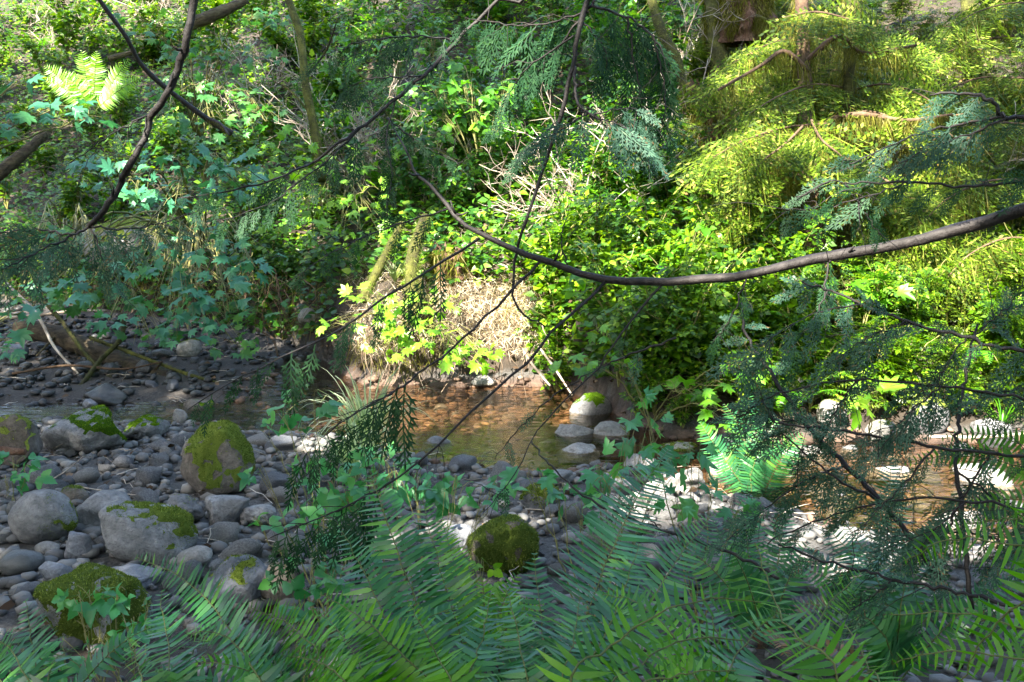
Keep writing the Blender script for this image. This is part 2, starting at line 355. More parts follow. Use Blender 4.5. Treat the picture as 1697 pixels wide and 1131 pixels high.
# ------------------------------------------------------------------ rocks
def ico(sub):
    import bmesh
    bm = bmesh.new(); bmesh.ops.create_icosphere(bm, subdivisions=sub, radius=1)
    V = np.array([v.co[:] for v in bm.verts]); T = np.array([[v.index for v in f.verts] for f in bm.faces]); bm.free()
    return V, T
ICO = {k: ico(k) for k in (1, 2, 3, 4, 5)}
def rockshape(sub, seed, facets=7, rough=.10, sharp=.8):
    r = np.random.default_rng(seed); V, T = ICO[sub]; V = V.copy()
    for k in range(facets):
        d = unit(r.normal(0, 1, 3)); h = r.uniform(.55, .85)
        over = np.clip(V@d-h, 0, None); V = V-over[:, None]*d*sharp
    o = r.uniform(0, 50, 3)
    n1 = np.array([mnoise.noise(Vector(v*1.3+o)) for v in V]); n2 = np.array([mnoise.noise(Vector(v*4+o)) for v in V])
    n3 = np.array([mnoise.noise(Vector(v*10+o)) for v in V]) if sub > 3 else 0
    V = V*(1+rough*2.0*n1+rough*.5*n2+rough*.28*n3)[:, None]
    V = V/np.abs(V).max(0)
    return V, T
def vnormals(V, T):
    fn = np.cross(V[T[:, 1]]-V[T[:, 0]], V[T[:, 2]]-V[T[:, 0]]); n = np.zeros_like(V)
    for k in range(3): np.add.at(n, T[:, k], fn)
    return unit(n)
TUFT = (np.array([[-.25, 0, 0], [.25, 0, 0], [0, .1, 1.0]]), np.array([[0, 1, 2]]))
def moss_on(parent, V, T, mat, thick=.012, thr=.55, bias=(0, 0, 1), seed=0, fuzz=1.0, fl=.016):
    """moss cushion grown on the faces of a stone that look up: shell with short tufts"""
    r = np.random.default_rng(seed); n = vnormals(V, T); o = r.uniform(0, 50, 3)
    ns = np.array([mnoise.noise(Vector(v*6+o)) for v in V]); ns2 = np.array([mnoise.noise(Vector(v*22+o)) for v in V])
    k = n@unit(bias)+.55*ns+.42*ns2
    keep = (k[T] > thr-.12).all(1); F = T[keep]
    if len(F) < 6: return None
    used = np.unique(F); mp = -np.ones(len(V), int); mp[used] = np.arange(len(used))
    edge = np.clip((k[used]-thr+.12)/.6, 0, 1)
    W = V[used]+n[used]*(thick*edge*(1+.7*ns2[used]*2)-.0045)[:, None]
    F = mp[F]; b = B().add(W, F)
    a = W[F]; area = .5*np.linalg.norm(np.cross(a[:, 1]-a[:, 0], a[:, 2]-a[:, 0]), axis=1)
    cnt = int(min(7000, max(150, area.sum()*26000*fuzz)))
    pw = area*(edge[F].mean(1)**.8+.02); idx = r.choice(len(F), cnt, p=pw/pw.sum()); q = r.dirichlet((1, 1, 1), cnt)
    pos = (a[idx]*q[:, :, None]).sum(1); nn = unit(np.cross(a[idx, 1]-a[idx, 0], a[idx, 2]-a[idx, 0]))
    z = unit(nn+r.normal(0, .45, (cnt, 3))); x = unit(np.cross(z, r.normal(0, 1, (cnt, 3)))); R = np.stack([x, np.cross(z, x), z], -1)
    b.many(TUFT, pos, R, r.uniform(.5, 1.2, cnt)*fl)
    return b.build('moss', mat, parent, smooth=True)
SHADE = []      # footprints used by stones, (x, y, r)
def boulder(px, py, w, h, label, mat=M_ROCK, moss=None, thr=.55, bias=(0, 0, 1), seed=None, facets=6, deep=.8, rot=None, rough=.1, sub=4, sink=.3, group=None, fl=.016):
    """px,py,w,h: where the stone shows in the photograph"""
    seed = seed if seed is not None else int(px*7+py)
    g = ground(px, py+h*.42); d = g[1]*CP-(g[2]-2.0)*SP
    W = w/FPX*d/2; Hh = h/FPX*d/2*1.08
    r = np.random.default_rng(seed)
    V, T = rockshape(sub, seed, 2, .05, .5) if ('egg-shaped' in label or 'round' in label) else rockshape(sub, seed, int(r.integers(5, 12)), rough, r.uniform(.6, .95))
    V = V*np.array([W, W*deep, Hh])
    a = r.uniform(-.25, .25) if rot is None else rot
    # tilt in the picture plane
    c, s = math.cos(a), math.sin(a); V = V@np.array([[c, 0, s], [0, 1, 0], [-s, 0, c]]).T
    ctr = np.array([g[0], g[1]+W*deep*.45, g[2]+Hh*(1-sink*1.0)])
    o = thing('boulder', label, 'boulder', (ctr[0], ctr[1], ctr[2]-Hh), group)
    V = V+ctr
    B().add(V, T).build('stone', mat, o, smooth=True)
    if moss is not None: moss_on(o, V, T, moss, thick=min(.009, W*.04), thr=thr, bias=bias, seed=seed, fl=fl)
    SHADE.append((ctr[0], ctr[1], W*.9))
    return o
BO = [
 (25, 735, 80, 95, 'mossy upright boulder cut by the left picture edge beside the creek', M_ROCK_R, M_MOSS, .35, (0, 0, 1)),
 (135, 722, 165, 72, 'broad low grey boulder with thick bright moss on its far half', M_ROCK, M_MOSS_G, .35, (.75, -.1, .75)),
 (362, 768, 130, 128, 'tall humped boulder with yellow-green moss over its crown and shoulders', M_ROCK_R, M_MOSS, .15, (.3, -.1, .9)),
 (65, 862, 112, 92, 'round bare grey boulder with a small moss patch on one side', M_ROCK, M_MOSS, .86, (.9, -.5, .1)),
 (168, 848, 108, 62, 'angular flat-topped grey boulder behind the two biggest dry boulders', M_ROCK, None, 1, None),
 (232, 888, 168, 98, 'large speckled grey boulder with a moss cap on its upper corner', M_ROCK, M_MOSS, .66, (.75, .1, .7)),
 (302, 850, 75, 52, 'mid-sized grey boulder tucked behind the speckled moss-capped boulder', M_ROCK, M_MOSS, .95, (0, 0, 1)),
 (120, 824, 48, 32, 'small moss-capped stone above the round bare boulder', M_ROCK_R, M_MOSS, .5, (0, 0, 1)),
 (370, 846, 84, 58, 'smooth sloping grey boulder at the foot of the tall humped boulder', M_ROCK, None, 1, None),
 (424, 856, 64, 36, 'flat oval grey stone near the hanging cedar sprays', M_ROCK, None, 1, None),
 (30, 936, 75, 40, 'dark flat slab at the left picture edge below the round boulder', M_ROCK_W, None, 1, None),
 (125, 907, 54, 48, 'dark angular stone wedged between the two biggest dry boulders', M_ROCK_B, None, 1, None),
 (76, 911, 42, 20, 'small flat pale stone in front of the round bare boulder', M_ROCK_P, None, 1, None),
 (320, 926, 62, 36, 'pale rounded stone in front of the speckled boulder', M_ROCK_P, None, 1, None),
 (210, 966, 120, 34, 'long low grey slab just behind the mossy front boulder', M_ROCK_B, None, 1, None),
 (90, 952, 62, 40, 'blue-grey split slab left of the mossy front boulder', M_ROCK_B, None, 1, None),
 (145, 1012, 195, 115, 'front boulder draped with olive moss behind the fern tips', M_ROCK, M_MOSS, .12, (.1, -.45, .8)),
 (390, 966, 120, 88, 'blue-grey boulder with thin moss along its top', M_ROCK_B, M_MOSS, .8, (-.2, .1, 1)),
 (462, 972, 62, 80, 'brown pointed stone leaning beside the blue-grey boulder', M_ROCK_R, None, 1, None),
 (835, 905, 120, 106, 'egg-shaped boulder wholly coated in olive moss amid the gravel', M_ROCK_R, M_MOSS, -.75, (.3, -.5, 1)),
 (762, 896, 62, 48, 'blue-grey block leaning on the egg-shaped mossy boulder', M_ROCK_B, None, 1, None),
 (895, 826, 70, 44, 'small boulder under a shaggy moss cushion near the water', M_ROCK, M_MOSS, .2, (0, -.2, 1)),
 (980, 682, 74, 56, 'moss-topped boulder standing in the creek under the far bank', M_ROCK, M_MOSS_G, .38, (0, 0, 1)),
 (950, 722, 80, 46, 'smooth sloping grey-green boulder at the water edge', M_ROCK_P, None, 1, None),
 (1014, 722, 66, 42, 'pale grey boulder beside the smooth sloping one, moss on its end', M_ROCK_P, M_MOSS, .86, (.9, 0, .4)),
 (907, 739, 32, 22, 'small egg-like grey stone beside the smooth sloping boulder', M_ROCK, None, 1, None),
 (966, 757, 86, 42, 'broad pale speckled boulder lowest of the water-edge cluster', M_ROCK_P, None, 1, None),
 (812, 756, 36, 30, 'dark wet stone alone in the shallow pool', M_ROCK_W, None, 1, None),
 (723, 741, 58, 30, 'slanting olive-grey stone half under water in the pool', M_ROCK, None, 1, None),
 (1140, 796, 66, 40, 'pale worn boulder next to the sunlit moss-shouldered boulder', M_ROCK_P, None, 1, None),
 (1206, 785, 90, 66, 'sunlit pale boulder with green moss on its shoulder', M_ROCK_P, M_MOSS_G, .55, (.55, .1, .85)),
 (1120, 752, 84, 34, 'low pale mossy boulder behind the worn pale boulder', M_ROCK_P, M_MOSS, .6, (0, 0, 1)),
 (172, 656, 68, 36, 'dark wet boulder in the shaded creek below the log', M_ROCK_W, None, 1, None),
 (150, 672, 30, 24, 'small pale pointed stone before the dark wet boulder', M_ROCK_B, None, 1, None),
 (240, 712, 78, 40, 'low mossy stone between the two mossy boulders of the gravel bar', M_ROCK, M_MOSS_G, .6, (0, 0, 1)),
 (322, 676, 60, 30, 'slab with moss on its upper end at the shaded water edge', M_ROCK_R, M_MOSS_G, .65, (.8, 0, .6)),
 (296, 692, 26, 26, 'small upright olive stone at the shaded water edge', M_ROCK_P, None, 1, None),
 (312, 578, 44, 32, 'green-tinged round stone past the end of the fallen log', M_ROCK_P, M_MOSS, .7, (0, 0, 1)),
 (20, 584, 46, 34, 'blue-grey stone at the left edge near the log root end', M_ROCK_B, None, 1, None),
 (800, 633, 44, 18, 'white stone under the far bank at the water line', M_ROCK_P, None, 1, None),
 (512, 526, 44, 30, 'pale block perched on the shaded far bank', M_ROCK_P, None, 1, None),
 (222, 408, 190, 90, 'large grey outcrop with moss behind the hanging maple leaves', M_ROCK, M_MOSS, .5, (.2, -.3, .8)),
 (1542, 690, 66, 66, 'round pale boulder catching sun on the far creek edge', M_ROCK, M_MOSS, .5, (-.4, 0, .8)),
 (1462, 716, 50, 36, 'sunlit whitish boulder among cedar twigs', M_ROCK_P, M_MOSS, .75, (0, 0, 1)),
 (1382, 684, 52, 44, 'mossy boulder shaded by ferns on the far creek edge', M_ROCK_P, M_MOSS, .5, (0, 0, 1)),
 (1650, 722, 90, 60, 'sun-bleached boulder near the right picture edge', M_ROCK, None, 1, None),
 (1330, 640, 80, 54, 'moss-streaked pale boulder under the bank shrubs', M_ROCK_P, M_MOSS, .55, (0, 0, 1)),
 (1506, 632, 52, 46, 'small mossy boulder above the sunlit round boulder', M_ROCK_P, M_MOSS, .5, (0, 0, 1)),
 (820, 1022, 90, 66, 'moss-covered stone glimpsed between the centre fern fronds', M_ROCK_R, M_MOSS, .1, (0, -.3, 1)),
 (1062, 772, 64, 40, 'squarish grey stone behind the broad-leaved shoot near the pale cluster', M_ROCK_P, None, 1, None),
 (1016, 806, 72, 36, 'flat grey slab in front of the broad speckled boulder', M_ROCK, M_MOSS, .9, (0, 0, 1)),
 (930, 792, 52, 30, 'dull olive stone below the egg-like grey stone', M_ROCK, None, 1, None),
 (1090, 816, 60, 40, 'pale angular block between the two ferns beside the gravel', M_ROCK_P, None, 1, None),
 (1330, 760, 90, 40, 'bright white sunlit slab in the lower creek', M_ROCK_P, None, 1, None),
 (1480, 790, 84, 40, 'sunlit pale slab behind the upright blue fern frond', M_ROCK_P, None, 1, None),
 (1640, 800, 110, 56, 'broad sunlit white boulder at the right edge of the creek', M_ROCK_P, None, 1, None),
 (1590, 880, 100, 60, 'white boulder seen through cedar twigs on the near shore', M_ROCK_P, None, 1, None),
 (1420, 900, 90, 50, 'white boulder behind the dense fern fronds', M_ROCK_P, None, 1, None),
]
for row in BO:
    px, py, w_, h_, lb, mt, mo, thr, bias = row
    boulder(px, py, w_, h_, lb, mt, mo, thr, bias or (0, 0, 1), fl=.02 if 'shaggy' in lb else .0095)

# cobbles: the larger stones of the bar, one object each, shapes shared
cob = []
for k in range(10):
    V, T = rockshape(3, 100+k, 4+k, .12, .85); cob.append([B().add(V, T).mesh('cobble', mt, smooth=True) for mt in (M_ROCK, M_ROCK_B, M_ROCK_P, M_ROCK_R, M_ROCK_W)])
def scatter_stones(n, region, smin, smax, label, group, mats=(0, 0, 1, 2), pw=2.2, tries=60):
    """region: polygon-free test in photo pixels -> rejects; returns placed count"""
    k = 0
    for _ in range(n*tries):
        if k >= n: break
        px = rng.uniform(region[0], region[2]); py = rng.uniform(region[1], region[3])
        g = ground(px, py)
        r = smin+(smax-smin)*rng.random()**pw
        if any((g[0]-a)**2+(g[1]-c)**2 < (r*.8+q)**2 for a, c, q in SHADE): continue
        z = H(g[0], g[1])
        o = bpy.data.objects.new('cobble', cob[rng.integers(10)][mats[rng.integers(len(mats))]]); col.objects.link(o)
        fl = rng.uniform(.5, .8)
        o.scale = (r, r*rng.uniform(.6, .95), r*fl); o.rotation_euler = (rng.normal(0, .15), rng.normal(0, .15), rng.uniform(0, 6.28))
        o.location = (g[0], g[1], z+r*fl*.55); tag(o, label, 'stone', group)
        SHADE.append((g[0], g[1], r*.8)); k += 1
scatter_stones(120, (0, 735, 480, 990), .03, .125, 'loose rounded grey stone on the dry gravel bar among the left boulders', 'stones of the left gravel bar')
scatter_stones(80, (430, 740, 1000, 960), .03, .11, 'loose rounded grey stone on the gravel behind the centre ferns', 'stones of the middle gravel')
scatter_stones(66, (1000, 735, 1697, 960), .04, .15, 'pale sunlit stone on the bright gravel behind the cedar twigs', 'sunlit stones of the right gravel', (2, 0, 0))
scatter_stones(10, (-420, 760, -20, 980), .05, .14, 'x', 'stones left of the gravel bar')
scatter_stones(12, (1720, 730, 2150, 960), .06, .16, 'x', 'stones right of the gravel bar', (2, 0, 0))
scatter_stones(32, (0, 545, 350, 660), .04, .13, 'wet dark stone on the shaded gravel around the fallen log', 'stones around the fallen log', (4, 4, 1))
scatter_stones(14, (420, 560, 560, 650), .04, .10, 'damp stone at the shaded foot of the far bank', 'stones at the far bank foot', (0, 3, 1))
scatter_stones(16, (700, 650, 940, 740), .04, .10, 'rust-tinged stone lying under the clear pool water', 'stones under the pool water', (3, 3, 2))
# gravel: everything smaller
def gravel(name, label, regions, mat):
    b = B(); protos = [rockshape(1, 300+k, 4, .15) for k in range(6)]
    for (n, x0, x1, y0, y1, s0, s1, test) in regions:
        x = rng.uniform(x0, x1, n); y = rng.uniform(y0, y1, n)
        ok = test(x, y); x = x[ok]; y = y[ok]
        s = s0+(s1-s0)*rng.random(len(x))**2.2
        z = H(x, y)+s*.4
        a = rng.uniform(0, 6.28, len(x)); c, sn = np.cos(a), np.sin(a); o = np.zeros_like(c)
        R = np.stack([np.stack([c, -sn, o], -1), np.stack([sn, c, o], -1), np.stack([o, o, o+1], -1)], 1)
        sc3 = np.stack([s, s*rng.uniform(.6, 1, len(s)), s*rng.uniform(.45, .8, len(s))], -1)
        pi = rng.integers(0, 6, len(x))
        for k in range(6):
            q = pi == k; b.many(protos[k], np.stack([x, y, z], -1)[q], R[q], sc3[q])
    o = b.build(name, mat, smooth=True); tag(o, label, name, kind='stuff')
gravel('gravel', 'grey gravel and pebbles between the stones of the creek bar',
        [(12500, -6.0, 5.5, 3.2, 8, .012, .055, lambda x, y: (y < nearedge(x)+.25)),
        ], M_PEB)
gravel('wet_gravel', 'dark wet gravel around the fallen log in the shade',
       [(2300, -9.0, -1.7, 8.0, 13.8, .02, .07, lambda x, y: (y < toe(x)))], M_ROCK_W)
gravel('creek_bed_gravel', 'orange-brown pebbles under the shallow water',
       [(3200, -2.6, 6.5, 4.6, 9.4, .015, .06, lambda x, y: (y > nearedge(x)) & (y < toe(x)))], M_BEDP)

# ------------------------------------------------------------------ leaf shapes (base at origin, along +Y, facing +Z, unit length)
def maple(lobes, droop=.16, petiole=.45, c0=.36):
    pts = []
    for a, r in lobes: pts.append((math.sin(math.radians(a))*r, c0+math.cos(math.radians(a))*r))
    pts = np.array(pts); full = np.vstack([pts, pts[::-1][1 if lobes[0][0] == 0 else 0:]*[-1, 1]]) if False else None
    right = pts; left = pts[::-1]*np.array([-1, 1])
    if abs(right[0][0]) < 1e-6: left = left[:-1]
    ring = np.vstack([right, left]); ring = np.vstack([ring])
    n = len(ring); V = np.zeros((n+1, 3)); V[:n, :2] = ring; V[n] = (0, c0-.05, .03)
    rr = np.linalg.norm(V[:n, :2]-[0, c0], axis=1); V[:n, 2] = -droop*rr**2+.05*np.sin(np.arange(n)*2.1)*rr
    T = [[n, i, (i+1) % n] for i in range(n)]
    T = [t[::-1] for t in T]
    k = len(V); V = np.vstack([V, [[-.012, -petiole, -.1], [.012, -petiole, -.1], [0, .1, 0]]]); T.append([k, k+1, k+2])
    return V, np.array(T)
L_VINE = maple([(0, .64), (14, .42), (24, .34), (40, .62), (54, .44), (62, .32), (78, .56), (94, .40), (108, .30), (124, .44), (150, .26), (172, .30)])
L_BIG = maple([(0, .64), (16, .44), (30, .26), (44, .60), (58, .46), (72, .26), (92, .50), (112, .32), (150, .34), (172, .24)])
L_THIM = maple([(0, .66), (10, .50), (20, .44), (30, .30), (44, .62), (54, .48), (66, .42), (76, .28), (96, .52), (112, .40), (130, .40), (165, .30)], droop=.24)
def ovate(wd=.3, n=4, fold=.12, droop=.18, serr=.0):
    ts = np.linspace(0, 1, n+2)[1:-1]
    V = [(0, 0, 0)]; T = []
    for t in ts:
        w = wd*(math.sin(math.pi*min(1, t*1.02)**.62)**.9)*(1+serr*(1 if len(V) % 2 else -1))
        V += [(-w, t-.02, fold*w/wd*.5-droop*t*t), (0, t, -droop*t*t), (w, t-.02, fold*w/wd*.5-droop*t*t)]
    V.append((0, 1, -droop)); m = len(V)-1
    T += [[0, 2, 1], [0, 3, 2]]
    for i in range(n-1):
        a = 1+3*i; c = a+3
        T += [[a, a+1, c+1], [a, c+1, c], [a+1, a+2, c+2], [a+1, c+2, c+1]]
    a = 1+3*(n-1); T += [[a, a+1, m], [a+1, a+2, m]]
    return np.array(V, float), np.array(T)
L_OV = ovate(.30, 4); L_OV2 = ovate(.34, 2); L_SM = ovate(.36, 1)
def combine(base, xf):
    Vs, Ts, n = [], [], 0
    for ang, s, off in xf:
        a = math.radians(ang); c, sn = math.cos(a), math.sin(a); R = np.array([[c, sn, 0], [-sn, c, 0], [0, 0, 1]])
        V = base[0]*s@R.T+np.array(off); Vs.append(V); Ts.append(base[1]+n); n += len(V)
    return np.vstack(Vs), np.vstack(Ts)
STALK = (np.array([[-.012, -.45, -.08], [.012, -.45, -.08], [0, .1, 0]]), np.array([[0, 1, 2]]))
def addstalk(L): return np.vstack([L[0], STALK[0]]), np.vstack([L[1], STALK[1]+len(L[0])])
L_TRI = addstalk(combine(ovate(.34, 6, serr=.10), [(0, .62, (0, .38, 0)), (72, .52, (.03, .3, 0)), (-72, .52, (-.03, .3, 0))]))
L_TRI2 = combine(ovate(.36, 1), [(0, .62, (0, .38, 0)), (72, .52, (.03, .3, 0)), (-72, .52, (-.03, .3, 0))])
L_COMP = combine(ovate(.28, 1), [(0, .36, (0, .66, 0))]+[(s*65, .34-.04*k, (0, .12+.17*k, 0)) for k in range(4) for s in (1, -1)])
def lmesh(name, L, mat): return B().add(*L).mesh(name, mat)
ME = {}
for nm, L in (('vine', L_VINE), ('big', L_BIG), ('thim', L_THIM), ('tri', L_TRI), ('ov', L_OV)):
    ME[nm] = L
_cache = {}
def leafmesh(kind, mat):
    k = (kind, mat.name)
    if k not in _cache:
        _cache[k] = []
        for fold, curl in ((0, 0), (.35, -.12), (-.3, .1), (.12, -.3)):
            V = ME[kind][0].copy(); V[:, 2] += fold*np.abs(V[:, 0])+curl*np.clip(V[:, 1]-.2, 0, 1)**2+.05*np.sin(V[:, 0]*9+curl*20)
            _cache[k].append(lmesh('leaf', (V, ME[kind][1]), mat))
    return _cache[k]

def hero(name, label, cat, base, clusters, kind, size, mat, group=None, tilt=.5, up=.8, stemr=.01, stemmat=M_STEM, dz=.25, via=.35):
    """a shrub whose leaves can be told apart: each leaf is a part. clusters: (px,py,rx,ry,n,depth)"""
    base = np.asarray(base, float); o = thing(name, label, cat, base, group)
    me = leafmesh(kind, mat)
    for (px, py, rx, ry, n, d) in clusters:
        c = P(px, py, d)
        mid = base+(c-base)*.55+np.array([0, 0, via*np.linalg.norm(c-base)*.4])
        pth = jit(curve([base, mid, c], 12), .008)
        B().tube(pth, [stemr, stemr*.35], 5).build('stem', stemmat, o, smooth=True)
        a = rng.uniform(0, 6.28, n); r = np.sqrt(rng.random(n))
        pos = np.array([P(px+rx*rr*math.cos(aa), py+ry*rr*math.sin(aa), d+rng.uniform(-dz, dz)) for aa, rr in zip(a, r)])
        tw = B()
        dirs = pos-c; dirs[:, 2] *= .4; dirs = unit(unit(dirs)+rnd(n, .45)+np.array([0, -.25, -.28]))
        nrm = unit(np.array([0, -tilt, up])+rnd(n, .28))
        R = frames(dirs, nrm); s = size*rng.uniform(.5, 1.2, n)
        for i in range(n):
            j = rng.integers(4, 12); st = pth[j]; e = pos[i]-R[i][:, 1]*s[i]*.42
            tw.tube(curve([st, (st+e)/2+[0, 0, .04], e], 5), [stemr*.3, .0015], 3, cap=False)
            put('leaf', me[rng.integers(4)], o, pos[i], R[i], s[i])
        tw.build('twig', stemmat, o, smooth=True)
    return o

# ------------------------------------------------------------------ ferns
def frond_geo(path, up, width, npin, pin_w=.011, seed=0, droop=.22, curl=.16):
    r = np.random.default_rng(seed); path = np.asarray(path); n = len(path)
    seg = np.r_[0, np.cumsum(np.linalg.norm(np.diff(path, axis=0), axis=1))]; L = seg[-1]
    t = np.linspace(.10, .995, npin); s = t*L
    pos = np.stack([np.interp(s, seg, path[:, k]) for k in range(3)], -1)
    tg = unit(np.stack([np.interp(s, seg, np.gradient(path, axis=0)[:, k]) for k in range(3)], -1))
    up = np.broadcast_to(up, pos.shape); side = unit(np.cross(tg, up)); nn = np.cross(side, tg)
    prof = np.minimum(1, (t+.22)/.42)*np.clip((1-t)/.45, 0, 1)**.55
    Vs, T, k = [], [], 0
    for sg in (1, -1):
        ln = width*prof*r.uniform(.8, 1.08, npin)*np.where(r.random(npin) < .04, .35, 1)+.004
        fwd = .06+.26*t+r.normal(0, .04, npin)
        d = unit(side*sg+tg*fwd[:, None]+nn*r.normal(.06, .07, npin)[:, None])
        across = unit(np.cross(d, nn)); across = unit(across+nn*(r.normal(.0, .2, npin)+.25*sg)[:, None])
        w = pin_w*np.clip(ln/width*1.3, .35, 1)
        def at(u, ww, dr): return pos+d*(ln*u)[:, None]-nn*(ln*droop*dr)[:, None]+tg*(ln*curl*dr)[:, None]+across*(w*ww)[:, None]
        A = np.stack([at(0, .25, 0), at(0, -.25, 0), at(.12, .62, .02), at(.12, -.5, .02), at(.55, .46, .25), at(.55, -.46, .25), at(1, 0, .9)], 1)
        Vs.append(A.reshape(-1, 3)); base = np.arange(npin)[:, None]*7+k
        tri = np.array([[0, 1, 3], [0, 3, 2], [2, 3, 5], [2, 5, 4], [4, 5, 6]])
        T.append((base[:, :, None]+tri[None]).reshape(-1, 3)); k += npin*7
    return np.vstack(Vs), np.vstack(T)
def frond(parent, base, tip, bulge, width, mat, npin=None, sag=0, up=None, pin_w=None, seed=None, rach=.0035, side=0):
    base = np.asarray(base, float); tip = np.asarray(tip, float)
    L = np.linalg.norm(tip-base)
    mid = (base+tip)/2+np.array([side*L, 0, bulge*L])
    c = np.array([(1-t)**2*base+2*t*(1-t)*mid+t*t*tip for t in np.linspace(0, 1, 16)])
    if up is None:
        up = np.array([0, -.55, .8]) + rng.normal(0, .12, 3)
    npin = npin or int(min(56, max(20, L/.019)))
    V, T = frond_geo(c, up, width, npin, pin_w or L/npin*.72, seed if seed is not None else int(rng.integers(1e6)))
    f = B().add(V, T).build('frond', mat, parent)
    B().tube(c, [rach, rach*.3], 4, cap=False).build('rachis', M_RACHIS, f, smooth=True)
    return f

# ------------------------------------------------------------------ unseen canopy trees over the creek, added and shaped for its dappled shade
# wanted sun spots, crown leaves left out along their sun line: (px, py, radius m, depth or None for ground)
SPOTS = [(790, 440, 1.2, None), (800, 530, .7, None), (700, 680, .55, None), (850, 670, .5, None), (900, 600, .4, None), (640, 640, .4, None), (250, 290, .4, None), (1000, 230, .3, None), (420, 250, .35, None), (660, 530, .55, None), (850, 665, .42, None), (610, 690, .4, None), (720, 620, .3, None), (860, 560, .4, None),
 (150, 120, .55, 11.8), (110, 190, .35, None), (320, 230, .35, None), (300, 150, .35, None), (400, 60, .3, None), (380, 190, .25, None), (250, 320, .3, 9.6), (430, 270, .3, None), (560, 250, .35, None), (620, 100, .3, None), (500, 400, .25, None), (480, 330, .45, None), (540, 340, .4, None), (430, 130, .25, None),
 (790, 170, .75, 11.5), (700, 150, .45, 11.5), (850, 200, .4, 11.5), (930, 330, .6, None), (1010, 360, .4, None), (640, 380, .4, None),
 (1290, 70, .55, 10.4), (1400, 110, .4, 10.4), (1560, 110, .5, 10.6), (1230, 140, .3, 9.9), (1320, 250, .5, 8.8), (1220, 240, .35, 8.7), (1480, 220, .4, 9.5), (1600, 250, .5, None),
 (1400, 460, .35, 8.5), (1600, 530, .6, None), (1540, 590, .5, None), (1660, 480, .5, None), (1160, 420, .5, 8.8), (1060, 470, .4, 8.8), (1230, 520, .3, None),
 (1300, 720, .5, None), (1400, 740, .6, None), (1540, 690, .5, None), (1640, 760, .7, None), (1480, 800, .6, None), (1330, 800, .4, None), (1600, 870, .6, None), (1420, 900, .5, None), (1190, 785, .3, None), (1120, 830, .35, None),
 (950, 690, .22, None), (760, 870, .16, None), (820, 700, .25, None), (1480, 400, .5, None), (1640, 30, .6, 12), (1120, 120, .35, None), (560, 730, .2, None), (1130, 270, .3, None), (980, 400, .3, None)]
SP3 = []
for px, py, r, d in SPOTS:
    SP3.append((ground(px, py) if d is None else P(px, py, d), r))
def canopy_tree(label, loc, top, crown_r, nleaf, layers, seed):
    r = np.random.default_rng(seed); loc = np.array([loc[0], loc[1], float(H(loc[0], loc[1]))])
    t = thing('canopy_tree', label, 'tree', loc, 'unseen trees added to shade the creek')
    tp = np.array([top[0], top[1], top[2]])
    trunk = curve([loc-[0, 0, .2], loc+(tp-loc)*.5+[.2, .1, 0], tp], 20)
    B().tube(trunk, [.24, .10], 10).build('trunk', M_BARK, t, smooth=True)
    lv = B(); cen = []
    for k in range(16):
        a = r.uniform(0, 6.28); q = crown_r*math.sqrt(r.random())
        e = tp+np.array([math.cos(a)*q, math.sin(a)*q, r.uniform(*layers)])
        st = trunk[r.integers(10, 19)]
        pth = curve([st, (st+e)/2+[0, 0, .5], e], 8)
        B().tube(pth, [.06, .015], 5).build('limb', M_BARK, t, smooth=True); cen.append(e)
    a = r.uniform(0, 6.28, nleaf); q = crown_r*np.sqrt(r.random(nleaf))*1.1
    pos = tp+np.stack([np.cos(a)*q, np.sin(a)*q, r.uniform(layers[0], layers[1], nleaf)], -1)
    ok = np.ones(nleaf, bool)
    for c, rad in SP3:
        v = pos-c; al = v@S; dist = np.linalg.norm(v-al[:, None]*S, axis=1)
        ok &= ~((dist < rad*(.85+.25*np.sin(pos[:, 0]*7)*np.cos(pos[:, 1]*6))+.2) & (al > 0))
    pos = pos[ok]; n = len(pos)
    d = unit(r.normal(0, 1, (n, 3))*[1, 1, .3]); nn = unit(np.array([0, 0, 1])+r.normal(0, .3, (n, 3)))
    lv.many(L_BIG, pos, frames(d, nn), r.uniform(.2, .42, n))
    lv.build('crown', M_CANOPY, t)
for a in [
 ('unseen tall broadleaf tree whose crown shades the gravel bar from the near bank', (-3.6, -6.0), (-4.6, -4.6, 10.5), 4.4, 5600, 1),
 ('unseen broadleaf tree leaning out over the creek above the left bank', (-9.5, 1.0), (-8.6, .4, 11.5), 4.4, 5000, 2),
 ('unseen tall broadleaf tree high on the left hillside', (-12, 9), (-9.8, 6.2, 14.5), 4.4, 7500, 3),
 ('unseen broadleaf tree with a dense crown added to shade the upper left slope', (-15, 12), (-12.6, 9.4, 15.5), 4.2, 3600, 9),
 ('unseen broadleaf tree reaching across the creek from behind the camera', (1.5, -8.5), (-.8, -6.6, 10.0), 4.4, 4600, 4),
 ('unseen slender broadleaf tree beside the creek with an open crown', (-6.0, -2.5), (-4.2, -.6, 12.0), 4.0, 2600, 5),
 ('unseen broadleaf tree on the right near bank with a thin crown', (5.5, -5.0), (2.6, -4.6, 10.5), 3.8, 2600, 6),
 ('unseen tall broadleaf tree above the hillside shrubs with a high crown', (-8.5, 4.0), (-4.8, 4.0, 15.0), 4.2, 5600, 7),
 ('unseen tall broadleaf tree upslope whose crown spans the creek', (5.5, 2.5), (.6, 1.6, 13.5), 4.2, 5600, 8)]:
    canopy_tree(a[0], a[1], a[2], a[3], a[4], (-1, 1.5), a[5])

